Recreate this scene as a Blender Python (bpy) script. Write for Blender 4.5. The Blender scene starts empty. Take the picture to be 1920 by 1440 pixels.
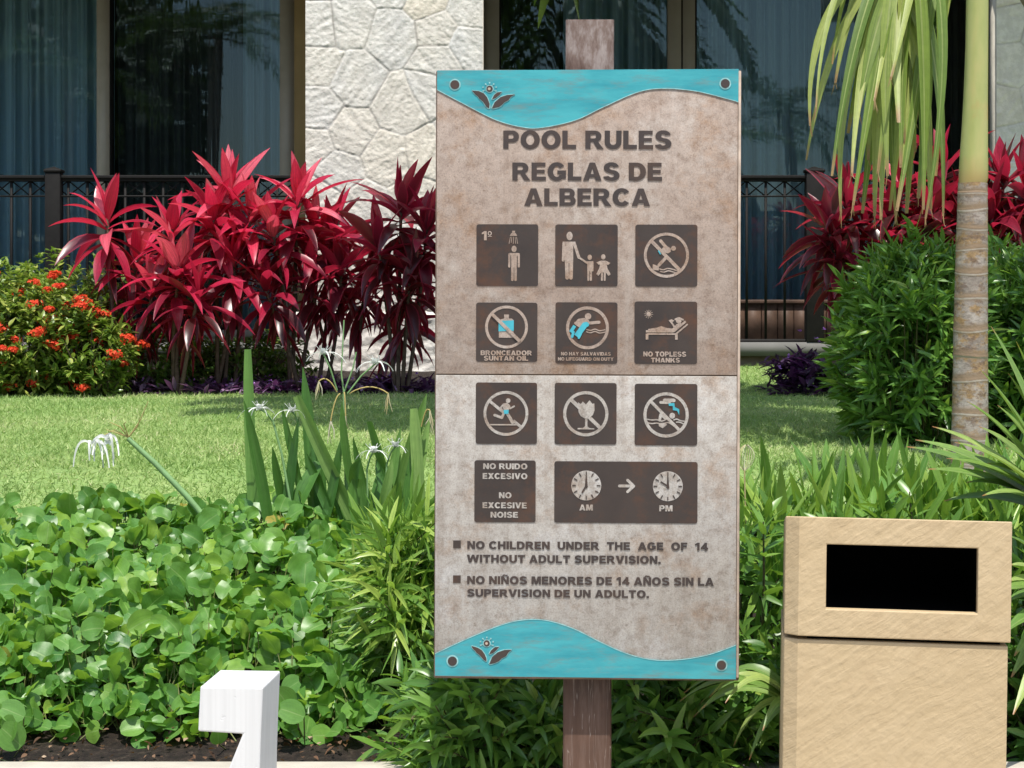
import bpy, bmesh, math, random
import numpy as np
from mathutils import Vector, Matrix, noise

random.seed(7)
RNG = np.random.default_rng(7)
R = math.radians
sc = bpy.context.scene
COL = sc.collection

# ------------------------------------------------------------------ camera, light
EYE = 1.05
FPX = 3600.0          # focal length in pixels of a 1920 wide picture
HORIZON = 620.0
cd = bpy.data.cameras.new('camera')
cam = bpy.data.objects.new('camera', cd)
COL.objects.link(cam)
cam.location = (0, 0, EYE)
cam.rotation_euler = (R(90), 0, 0)
cd.sensor_width = 36
cd.lens = 36 * FPX / 1920
cd.shift_y = -(720 - HORIZON) / 1920
cd.clip_start = .05
cd.clip_end = 2000
sc.camera = cam

SUN_EL, SUN_AZ = R(68), R(-5)         # height; angle to the left of straight behind the camera
to_sun = Vector((-math.sin(SUN_AZ) * math.cos(SUN_EL), -math.cos(SUN_AZ) * math.cos(SUN_EL), math.sin(SUN_EL)))
w = bpy.data.worlds.new('World')
sc.world = w
w.use_nodes = True
wn = w.node_tree
sky = wn.nodes.new('ShaderNodeTexSky')
sky.sky_type = 'NISHITA'
sky.sun_disc = False
sky.sun_elevation = SUN_EL
sky.sun_rotation = math.pi + SUN_AZ
sky.air_density = 1.2
sky.dust_density = 1.5
wn.links.new(sky.outputs[0], wn.nodes['Background'].inputs[0])
wn.nodes['Background'].inputs[1].default_value = .15
sd = bpy.data.lights.new('sun', 'SUN')
sun = bpy.data.objects.new('sun', sd)
COL.objects.link(sun)
sd.energy = 4.4
sd.angle = R(.53)
sd.color = (1, .955, .88)
sun.rotation_euler = to_sun.to_track_quat('Z', 'Y').to_euler()
sun.location = (-3, -6, 12)
sc.view_settings.view_transform = 'Standard'
sc.view_settings.look = 'None'
sc.view_settings.gamma = 1
sc.view_settings.exposure = .5
sc.cycles.max_bounces = 8
sc.cycles.transparent_max_bounces = 16
sc.cycles.use_denoising = True


def pt(px, py, Y):
    return Vector(((px - 960) / FPX * Y, Y, EYE + (HORIZON - py) / FPX * Y))


def px2x(px, Y):
    return (px - 960) / FPX * Y


# ------------------------------------------------------------------ materials
class NT:
    def __init__(s, name):
        s.m = bpy.data.materials.new(name)
        s.m.use_nodes = True
        s.t = s.m.node_tree
        s.b = s.t.nodes['Principled BSDF']
        s.out = s.t.nodes['Material Output']

    def n(s, typ, **kw):
        nd = s.t.nodes.new(typ)
        for k, v in kw.items():
            if k.startswith('i_'):
                nd.inputs[k[2:].replace('_', ' ')].default_value = v
            else:
                setattr(nd, k, v)
        return nd

    def l(s, a, b):
        s.t.links.new(a, b)

    def coord(s, kind='Object', scale=(1, 1, 1), rot=(0, 0, 0)):
        tc = s.n('ShaderNodeTexCoord')
        mp = s.n('ShaderNodeMapping')
        mp.inputs['Scale'].default_value = scale
        mp.inputs['Rotation'].default_value = rot
        s.l(tc.outputs[kind], mp.inputs[0])
        return mp.outputs[0]

    def noise(s, vec, scale, detail=4, rough=.55):
        nd = s.n('ShaderNodeTexNoise')
        nd.inputs['Scale'].default_value = scale
        nd.inputs['Detail'].default_value = detail
        nd.inputs['Roughness'].default_value = rough
        if vec is not None:
            s.l(vec, nd.inputs['Vector'])
        return nd.outputs['Fac']

    def ramp(s, fac, stops, interp='LINEAR'):
        r = s.n('ShaderNodeValToRGB')
        r.color_ramp.interpolation = interp
        el = r.color_ramp.elements
        while len(el) < len(stops):
            el.new(.5)
        for e, (p, c) in zip(el, stops):
            e.position = p
            e.color = (*c, 1) if len(c) == 3 else c
        s.l(fac, r.inputs[0])
        return r.outputs[0]

    def mix(s, fac, a, b, mode='MIX'):
        m = s.n('ShaderNodeMix', data_type='RGBA', blend_type=mode)
        for sock, v in ((m.inputs['Factor'], fac), (m.inputs['A'], a), (m.inputs['B'], b)):
            if isinstance(v, (int, float)):
                sock.default_value = v
            elif isinstance(v, tuple):
                sock.default_value = (*v, 1)
            else:
                s.l(v, sock)
        return m.outputs['Result']

    def math(s, op, a, b=0.0):
        m = s.n('ShaderNodeMath', operation=op)
        for sock, v in ((m.inputs[0], a), (m.inputs[1], b)):
            if isinstance(v, (int, float)):
                sock.default_value = v
            else:
                s.l(v, sock)
        return m.outputs[0]

    def attr(s, name):
        return s.n('ShaderNodeAttribute', attribute_name=name).outputs['Fac']

    def color(s, c):
        if isinstance(c, tuple):
            s.b.inputs['Base Color'].default_value = (*c, 1)
        else:
            s.l(c, s.b.inputs['Base Color'])

    def bump(s, h, strength=.5, dist=.01):
        b = s.n('ShaderNodeBump')
        b.inputs['Strength'].default_value = strength
        b.inputs['Distance'].default_value = dist
        s.l(h, b.inputs['Height'])
        s.l(b.outputs[0], s.b.inputs['Normal'])

    def rough(s, r, spec=.5):
        s.b.inputs['Roughness'].default_value = r
        s.b.inputs['Specular IOR Level'].default_value = spec


def leaf_material(name, stops, trans=(.25, .45, .03), tfac=.3, rough=.38, spec=.5, vein=None, edge=None, tip=None, veinw=.07, ribs=None, streak=0.0, blotch=None):
    t = NT(name)
    c = t.ramp(t.attr('rnd'), stops)
    au = t.math('ABSOLUTE', t.attr('lu'))
    if vein:
        f = t.math('LESS_THAN', au, veinw)
        c = t.mix(t.math('MULTIPLY', f, .65), c, vein)
    if ribs:
        v = t.math('SINE', t.math('MULTIPLY', t.math('SUBTRACT', t.attr('lv'), t.math('MULTIPLY', au, .22)), 56.0))
        f = t.math('GREATER_THAN', v, .93)
        c = t.mix(t.math('MULTIPLY', f, .35), c, ribs)
    if edge:
        f = t.math('GREATER_THAN', au, .8)
        c = t.mix(t.math('MULTIPLY', f, .6), c, edge)
    if tip:
        f = t.ramp(t.attr('lv'), [(.93, (0, 0, 0)), (.975, (1, 1, 1))])
        c = t.mix(f, c, tip)
    if streak or blotch:
        cx = t.n('ShaderNodeCombineXYZ')
        t.l(t.math('MULTIPLY', t.attr('lu'), 5.5), cx.inputs[0])
        t.l(t.math('MULTIPLY', t.attr('lv'), 1.3), cx.inputs[1])
        t.l(t.math('MULTIPLY', t.attr('rnd'), 61.0), cx.inputs[2])
        if streak:
            sn = t.noise(cx.outputs[0], 1.6, 4, .6)
            c = t.mix(streak, c, t.mix(1.0, c, t.ramp(sn, [(.3, (.45, .5, .45)), (.5, (1, 1, 1)), (.7, (1.55, 1.4, 1.45))]), 'MULTIPLY'))
        if blotch:
            bn = t.noise(cx.outputs[0], .9, 6, .75)
            c = t.mix(t.ramp(bn, [(.69, (0, 0, 0)), (.74, (.7, .7, .7))]), c, blotch)
    nz = t.noise(t.coord('Object'), 60, 2)
    c = t.mix(.25, c, t.mix(1.0, c, t.ramp(nz, [(.3, (.55, .55, .55)), (.7, (1.25, 1.2, 1.1))]), 'MULTIPLY'))
    t.color(c)
    t.rough(rough, spec)
    tr = t.n('ShaderNodeBsdfTranslucent')
    t.l(t.mix(.6, c, trans), tr.inputs['Color'])
    mx = t.n('ShaderNodeMixShader')
    mx.inputs[0].default_value = tfac
    t.l(t.b.outputs[0], mx.inputs[1])
    t.l(tr.outputs[0], mx.inputs[2])
    t.l(mx.outputs[0], t.out.inputs['Surface'])
    return t.m


def plain(name, c, rough=.6, spec=.4, var=.2, scale=20, bump=0, bscale=80, metal=0):
    t = NT(name)
    v = t.coord()
    nz = t.noise(v, scale, 5)
    lo = tuple(x * (1 - var) for x in c)
    hi = tuple(min(1, x * (1 + var)) for x in c)
    t.color(t.ramp(nz, [(.3, lo), (.7, hi)]))
    t.rough(rough, spec)
    t.b.inputs['Metallic'].default_value = metal
    if bump:
        t.bump(t.noise(v, bscale, 4), bump, .004)
    return t.m


M = {}


def sign_stone(name, a, b, rust, pale, offs):
    t = NT(name)
    v = t.coord('Object')
    mp = t.n('ShaderNodeMapping')
    mp.inputs['Location'].default_value = offs
    t.l(v, mp.inputs[0])
    v = mp.outputs[0]
    big = t.noise(v, 5.5, 5, .6)
    c = t.ramp(big, [(.32, a), (.66, b)])
    r1 = t.noise(v, 11, 8, .72)
    c = t.mix(t.math('MULTIPLY', t.ramp(r1, [(.50, (0, 0, 0)), (.66, (1, 1, 1))]), .8), c, rust)
    p1 = t.noise(v, 8.3, 7, .7)
    c = t.mix(t.math('MULTIPLY', t.ramp(p1, [(.55, (0, 0, 0)), (.72, (1, 1, 1))]), .7), c, pale)
    sp = t.noise(v, 310, 8, .85)
    c = t.mix(.75, c, t.mix(1.0, c, t.ramp(sp, [(.36, (.50, .47, .45)), (.5, (1, 1, 1)), (.66, (1.3, 1.27, 1.22))]), 'MULTIPLY'))
    md = t.noise(v, 42, 8, .75)
    c = t.mix(.8, c, t.mix(1.0, c, t.ramp(md, [(.36, (.66, .60, .56)), (.5, (1, 1, 1)), (.66, (1.2, 1.2, 1.2))]), 'MULTIPLY'))
    sp2 = t.noise(v, 75, 5, .75)
    c = t.mix(t.math('MULTIPLY', t.ramp(sp2, [(.58, (0, 0, 0)), (.66, (1, 1, 1))]), .5), c, tuple(x * .5 for x in rust))
    mp2 = t.n('ShaderNodeMapping')
    mp2.inputs['Scale'].default_value = (34, 1, 1.4)
    t.l(v, mp2.inputs[0])
    run = t.noise(mp2.outputs[0], 1.0, 5, .6)
    c = t.mix(t.math('MULTIPLY', t.ramp(run, [(.54, (0, 0, 0)), (.7, (1, 1, 1))]), .28), c, tuple(x * .62 for x in rust))
    c = t.mix(t.math('MULTIPLY', t.ramp(run, [(.30, (1, 1, 1)), (.44, (0, 0, 0))]), .25), c, pale)
    t.color(c)
    t.rough(.62, .3)
    t.bump(md, .25, .002)
    return t.m


M['stone_up'] = sign_stone('tan_sign_stone', (.295, .228, .187), (.345, .288, .246), (.25, .152, .092), (.42, .385, .35), (1, 2, 3))
M['stone_low'] = sign_stone('grey_sign_stone', (.325, .298, .265), (.385, .365, .338), (.25, .175, .12), (.48, .475, .47), (5, 2, 3))


def patina(name, c, c2, c3, sx, bump=.2):
    t = NT(name)
    v = t.coord('Object', (1, 1, sx))
    c0 = t.ramp(t.noise(v, 7, 6, .62), [(.34, c), (.6, c2)])
    f = t.ramp(t.noise(v, 13, 8, .7), [(.5, (0, 0, 0)), (.68, (1, 1, 1))])
    c0 = t.mix(t.math('MULTIPLY', f, .75), c0, c3)
    t.color(c0)
    t.rough(.42, .4)
    t.bump(t.noise(v, 160, 3), bump, .0008)
    return t.m


M['turquoise'] = patina('turquoise_patina', (.022, .225, .27), (.05, .32, .355), (.12, .19, .185), 5)
M['plate'] = patina('brown_plate', (.031, .023, .0205), (.045, .033, .028), (.088, .038, .019), 1.0)
M['plate_deep'] = patina('dark_brown_paint', (.037, .029, .027), (.05, .036, .032), (.07, .04, .026), 1.0)
M['teal_inlay'] = plain('teal_inlay', (.05, .33, .40), .4, .4, .15, 60)
M['pale_edge'] = plain('pale_teal_edge', (.22, .42, .42), .5, .4, .3, 90)
M['sign_frame'] = plain('rusty_frame', (.13, .085, .06), .55, .4, .45, 25, .3)
M['sign_rim'] = plain('tan_rim', (.42, .33, .26), .5, .4, .25, 40)


def weathered_wood(name):
    t = NT(name)
    v = t.coord('Object', (9, 9, 1.0))
    c = t.ramp(t.noise(v, 5, 8, .65), [(.28, (.022, .013, .010)), (.5, (.062, .038, .029)), (.72, (.16, .118, .10))])
    v2 = t.coord('Object')
    f = t.ramp(t.noise(v2, 6, 4), [(.4, (0, 0, 0)), (.65, (1, 1, 1))])
    c = t.mix(t.math('MULTIPLY', f, .5), c, (.15, .082, .055))
    v3 = t.coord('Object', (30, 30, 1.3))
    crack = t.ramp(t.noise(v3, 3.2, 3, .4), [(.495, (0, 0, 0)), (.5, (1, 1, 1)), (.506, (0, 0, 0))])
    c = t.mix(t.math('MULTIPLY', crack, .6), c, (.42, .36, .32))
    sep = t.n('ShaderNodeSeparateXYZ')
    t.l(v2, sep.inputs[0])
    hi = t.ramp(t.math('ADD', t.math('MULTIPLY', sep.outputs[2], .5), t.math('MULTIPLY', t.noise(v2, 9, 5), .3)), [(.62, (0, 0, 0)), (.72, (1, 1, 1))])
    c = t.mix(t.math('MULTIPLY', hi, .75), c, t.ramp(t.noise(t.coord('Object', (6, 6, 2.2)), 6, 7, .72), [(.36, (.085, .05, .038)), (.5, (.19, .14, .12)), (.62, (.33, .285, .265))]))
    t.color(c)
    t.rough(.6, .3)
    t.bump(t.noise(v, 14, 6), .5, .003)
    return t.m


M['post_wood'] = weathered_wood('weathered_brown_wood')


def stucco():
    t = NT('tan_raked_stucco')
    v = t.coord('Object', (1, 1, 1), (0, R(36), 0))
    wob = t.n('ShaderNodeTexNoise')
    wob.inputs['Scale'].default_value = 7
    t.l(v, wob.inputs['Vector'])
    vm = t.n('ShaderNodeVectorMath', operation='MULTIPLY_ADD')
    vm.inputs[1].default_value = (.05, .05, .05)
    t.l(wob.outputs['Color'], vm.inputs[0])
    t.l(v, vm.inputs[2])
    v = vm.outputs[0]
    mp = t.n('ShaderNodeMapping')
    mp.inputs['Scale'].default_value = (1.0, 1, 6)
    t.l(v, mp.inputs[0])
    st = t.noise(mp.outputs[0], 14, 5, .6)
    v2 = t.coord('Object')
    bl = t.noise(v2, 60, 4, .5)
    blob = t.noise(v2, 22, 3, .5)
    h = t.math('ADD', t.math('MULTIPLY', st, .42), t.math('ADD', t.math('MULTIPLY', bl, .32), t.math('MULTIPLY', blob, .5)))
    c = t.ramp(t.noise(v2, 4, 5), [(.3, (.42, .315, .18)), (.7, (.475, .365, .22))])
    c = t.mix(.2, c, t.ramp(st, [(.3, (.37, .275, .16)), (.6, (.51, .40, .26))]))
    dirt = t.noise(v2, 5, 8, .75)
    c = t.mix(t.math('MULTIPLY', t.ramp(dirt, [(.52, (0, 0, 0)), (.75, (1, 1, 1))]), .45), c, (.36, .25, .14))
    t.color(c)
    t.rough(.6, .25)
    t.bump(h, .5, .010)
    return t.m


M['stucco'] = stucco()
M['liner'] = plain('black_liner', (.006, .006, .006), .9, .05, .1)


def white_paint():
    t = NT('white_painted_wood')
    v = t.coord('Object', (130, 130, 1.2))
    st = t.noise(v, 1.2, 3, .5)
    c = t.ramp(st, [(.36, (.555, .555, .55)), (.6, (.60, .60, .595))])
    t.color(c)
    t.rough(.42, .5)
    v2 = t.coord('Object')
    dents = t.ramp(t.noise(v2, 70, 2), [(.24, (0, 0, 0)), (.32, (1, 1, 1))])
    t.bump(t.math('ADD', t.math('MULTIPLY', st, .5), dents), .3, .0015)
    return t.m


M['white'] = white_paint()


def pillar_stone():
    t = NT('pale_limestone')
    a = t.attr('rnd')
    c = t.ramp(a, [(0, (.62, .58, .51)), (.35, (.63, .61, .57)), (.6, (.57, .57, .56)), (.85, (.66, .615, .53)), (1, (.64, .585, .49))])
    v = t.coord('Object')
    f = t.ramp(t.noise(v, 3.2, 6, .62), [(.4, (0, 0, 0)), (.66, (1, 1, 1))])
    c = t.mix(t.math('MULTIPLY', f, .5), c, (.70, .66, .58))
    f2 = t.ramp(t.noise(v, 16, 6, .7), [(.45, (.82, .81, .8)), (.6, (1.05, 1.05, 1.05))])
    c = t.mix(.7, c, t.mix(1.0, c, f2, 'MULTIPLY'))
    c = t.mix(t.attr('joint'), c, (.31, .29, .265))
    t.color(c)
    t.rough(.8, .2)
    t.bump(t.noise(v, 55, 6, .65), .45, .012)
    return t.m


M['pillar'] = pillar_stone()
M['grout_side'] = plain('pale_limestone_side', (.55, .51, .43), .8, .2, .2, 8, .5, 40)
M['wall_ochre'] = plain('ochre_wall', (.26, .185, .085), .8, .2, .12, 4)
M['slab'] = plain('pale_slab', (.14, .137, .13), .7, .2, .12, 5)
M['tile'] = plain('terrace_tile', (.34, .27, .21), .6, .3, .15, 6)
M['soffit'] = plain('white_soffit', (.45, .42, .38), .8, .2, .05, 4)
M['frame'] = plain('taupe_aluminium', (.27, .245, .20), .45, .4, .06, 9)
M['frame_dark'] = plain('dark_brown_frame', (.07, .055, .042), .45, .4, .06, 9)
M['gap'] = plain('black_seal', (.01, .01, .01), .8, .1, .05, 9)
M['room'] = plain('dim_room', (.05, .05, .05), .9, .1, .1, 2)
M['iron'] = plain('black_brown_iron', (.009, .008, .0075), .7, .2, .2, 30)
M['brown_band'] = plain('reddish_brown_band', (.085, .05, .034), .6, .3, .3, 14)


def curtain(name, c):
    t = NT(name)
    v = t.coord('Object', (14, 1, .12))
    t.color(t.ramp(t.noise(v, 2.0, 4), [(.3, tuple(x * .55 for x in c)), (.7, c)]))
    t.rough(.9, .1)
    return t.m


M['curtain'] = curtain('pale_blue_sheer_curtain', (.50, .66, .74))
M['drape'] = curtain('charcoal_drape', (.10, .105, .10))


def glass():
    t = NT('tinted_window_glass')
    tr = t.n('ShaderNodeBsdfTransparent')
    tr.inputs[0].default_value = (.60, .67, .70, 1)
    gl = t.n('ShaderNodeBsdfGlossy')
    gl.inputs['Roughness'].default_value = .015
    gl.inputs['Color'].default_value = (.56, .73, .82, 1)
    v = t.coord('Object', (9, 1, .35))
    b = t.n('ShaderNodeBump')
    b.inputs['Strength'].default_value = .05
    b.inputs['Distance'].default_value = .004
    t.l(t.noise(v, 1.6, 2), b.inputs['Height'])
    t.l(b.outputs[0], gl.inputs['Normal'])
    fr = t.n('ShaderNodeFresnel')
    fr.inputs[0].default_value = 1.62
    mx = t.n('ShaderNodeMixShader')
    t.l(fr.outputs[0], mx.inputs[0])
    t.l(tr.outputs[0], mx.inputs[1])
    t.l(gl.outputs[0], mx.inputs[2])
    t.l(mx.outputs[0], t.out.inputs['Surface'])
    return t.m


M['glass'] = glass()


def soil_mat():
    t = NT('dark_mulch')
    v = t.coord()
    c = t.ramp(t.noise(v, 45, 6, .7), [(.35, (.012, .008, .006)), (.55, (.035, .024, .017)), (.72, (.10, .075, .055))])
    t.color(c)
    t.rough(.75, .3)
    t.bump(t.noise(v, 60, 5, .7), 1.0, .03)
    return t.m


M['soil'] = soil_mat()


def lawn_mat():
    t = NT('turf_base')
    v = t.coord()
    c = t.ramp(t.noise(v, 3.0, 6, .65), [(.3, (.14, .23, .07)), (.55, (.19, .28, .09)), (.75, (.28, .33, .14))])
    c = t.mix(.6, c, t.mix(1.0, c, t.ramp(t.noise(v, 90, 3), [(.3, (.6, .6, .6)), (.7, (1.3, 1.3, 1.2))]), 'MULTIPLY'))
    t.color(c)
    t.rough(.8, .2)
    return t.m


M['lawn'] = lawn_mat()
M['pavement'] = plain('pale_paving', (.42, .38, .32), .8, .2, .15, 3)
M['kerb'] = plain('cream_kerb', (.45, .41, .34), .7, .25, .12, 12, .3)

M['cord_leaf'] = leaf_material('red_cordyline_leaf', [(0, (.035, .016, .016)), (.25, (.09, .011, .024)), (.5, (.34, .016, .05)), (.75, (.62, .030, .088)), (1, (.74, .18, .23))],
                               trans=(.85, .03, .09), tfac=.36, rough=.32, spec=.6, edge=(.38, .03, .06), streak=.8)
M['cane'] = plain('brown_cane', (.10, .07, .05), .8, .2, .4, 40)
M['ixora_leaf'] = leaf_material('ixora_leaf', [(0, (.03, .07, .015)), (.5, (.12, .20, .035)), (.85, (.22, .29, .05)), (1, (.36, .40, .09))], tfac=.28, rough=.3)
M['ixora_flower'] = leaf_material('orange_red_petal', [(0, (.52, .028, .012)), (.6, (.72, .062, .022)), (1, (.8, .13, .05))], trans=(.8, .12, .04), tfac=.3, rough=.6, spec=.2)
M['purple_leaf'] = leaf_material('purple_leaf', [(0, (.022, .012, .025)), (.5, (.06, .026, .068)), (.85, (.17, .09, .185)), (1, (.36, .24, .38))], trans=(.25, .05, .25), tfac=.25, rough=.45)
M['purple_flower'] = leaf_material('violet_petal', [(0, (.35, .12, .5)), (1, (.5, .25, .65))], trans=(.5, .2, .6), tfac=.3, rough=.6)
M['round_leaf'] = leaf_material('round_vine_leaf', [(0, (.055, .17, .035)), (.5, (.115, .275, .052)), (.85, (.185, .365, .065)), (.97, (.28, .45, .07)), (1, (.36, .30, .06))],
                                trans=(.36, .60, .03), tfac=.40, rough=.40, spec=.6, vein=(.30, .46, .15), veinw=.045, ribs=(.18, .36, .10), streak=.35)
M['vine_stem'] = plain('vine_stem', (.15, .17, .055), .6, .3, .3, 40)
M['dry_leaf'] = leaf_material('dry_brown_leaf', [(0, (.045, .025, .015)), (.6, (.13, .07, .038)), (.9, (.24, .15, .09)), (1, (.42, .32, .22))], trans=(.4, .2, .05), tfac=.15, rough=.7, spec=.2)
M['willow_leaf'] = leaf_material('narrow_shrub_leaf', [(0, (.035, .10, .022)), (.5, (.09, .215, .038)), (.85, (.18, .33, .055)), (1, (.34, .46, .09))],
                                 trans=(.32, .56, .04), tfac=.32, rough=.33, spec=.5, vein=(.14, .23, .06), veinw=.1)
M['twig'] = plain('green_brown_twig', (.09, .09, .035), .7, .3, .3, 40)
M['lance_leaf'] = leaf_material('bright_lance_leaf', [(0, (.09, .22, .04)), (.5, (.18, .34, .06)), (1, (.34, .48, .10))], trans=(.42, .64, .06), tfac=.34, rough=.35, spec=.5, vein=(.22, .34, .10), veinw=.1, streak=.5)
M['strap_leaf'] = leaf_material('strap_leaf', [(0, (.035, .11, .025)), (.5, (.08, .20, .04)), (1, (.24, .38, .11))], trans=(.28, .50, .05), tfac=.25, rough=.42, spec=.4, streak=.55, blotch=None)
M['lily_white'] = leaf_material('white_tepal', [(0, (.72, .74, .70)), (1, (.82, .84, .82))], trans=(.8, .85, .8), tfac=.3, rough=.6, spec=.2)
M['lily_old'] = leaf_material('wilted_tepal', [(0, (.52, .40, .13)), (.5, (.55, .50, .28)), (1, (.66, .63, .5))], trans=(.6, .5, .2), tfac=.25, rough=.7, spec=.2)
M['scape'] = plain('pale_green_stalk', (.17, .30, .12), .5, .4, .15, 30)
M['fan_leaf'] = leaf_material('fan_palm_blade', [(0, (.08, .18, .04)), (.5, (.16, .28, .06)), (1, (.32, .42, .12))], trans=(.38, .56, .06), tfac=.25, rough=.4, spec=.45, vein=(.2, .28, .09), veinw=.12, tip=(.28, .13, .05), streak=.7)
M['frond_leaf'] = leaf_material('palm_leaflet', [(0, (.075, .14, .025)), (.45, (.17, .245, .045)), (1, (.36, .41, .12))], trans=(.42, .52, .08), tfac=.30, rough=.42, spec=.4, vein=(.33, .38, .14), veinw=.12, tip=(.30, .19, .09), streak=.8, blotch=(.36, .30, .12))
M['coco_leaf'] = leaf_material('coconut_leaflet', [(0, (.03, .07, .012)), (.6, (.07, .13, .02)), (1, (.16, .2, .04))], tfac=.2, rough=.4)
M['coco_trunk'] = plain('grey_palm_trunk', (.24, .2, .16), .85, .2, .3, 10, .5, 20)
M['grass'] = leaf_material('grass_blade', [(0, (.18, .31, .08)), (.5, (.31, .43, .14)), (.85, (.43, .50, .21)), (1, (.60, .57, .34))], trans=(.36, .52, .10), tfac=.3, rough=.5, spec=.3)
M['hedge_far'] = leaf_material('far_tree_leaf', [(0, (.02, .04, .01)), (1, (.06, .10, .02))], tfac=.15, rough=.5)


def palm_trunk_mat():
    t = NT('ringed_palm_trunk')
    v = t.coord('Object')
    a = t.attr('lv')
    c = t.ramp(t.noise(v, 9, 6, .6), [(.3, (.20, .165, .14)), (.55, (.32, .275, .24)), (.75, (.43, .39, .35))])
    v2 = t.coord('Object', (1, 1, 1.6))
    f = t.ramp(t.noise(v2, 14, 6, .7), [(.48, (0, 0, 0)), (.58, (1, 1, 1))])
    c = t.mix(t.math('MULTIPLY', f, .75), c, (.28, .165, .055))
    f = t.ramp(t.noise(v2, 23, 6, .7), [(.52, (0, 0, 0)), (.6, (1, 1, 1))])
    c = t.mix(t.math('MULTIPLY', f, .7), c, (.13, .085, .065))
    c = t.mix(.7, c, t.mix(1.0, c, t.ramp(t.noise(v2, 70, 6, .75), [(.38, (.6, .58, .56)), (.5, (1, 1, 1)), (.64, (1.25, 1.25, 1.25))]), 'MULTIPLY'))
    c = t.mix(t.ramp(a, [(.0, (0, 0, 0)), (.5, (.8, .8, .8)), (1, (1, 1, 1))]), c, (.22, .155, .10))
    c = t.mix(t.attr('lu'), c, (.62, .58, .52))
    t.color(c)
    t.rough(.7, .25)
    t.bump(t.noise(v2, 60, 4), .4, .004)
    return t.m


M['trunk'] = palm_trunk_mat()


def crownshaft_mat():
    t = NT('green_crownshaft')
    v = t.coord('Object', (1, 1, .35))
    c = t.ramp(t.noise(v, 14, 4), [(.3, (.25, .30, .09)), (.6, (.35, .36, .13)), (.8, (.44, .38, .16))])
    v2 = t.coord('Object', (1, 1, .5))
    f = t.ramp(t.noise(v2, 9, 5), [(.58, (0, 0, 0)), (.68, (1, 1, 1))])
    c = t.mix(t.math('MULTIPLY', f, .6), c, (.45, .27, .10))
    c = t.mix(t.attr('lv'), c, (.36, .26, .10))
    t.color(c)
    t.rough(.42, .4)
    return t.m


M['crownshaft'] = crownshaft_mat()


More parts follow.
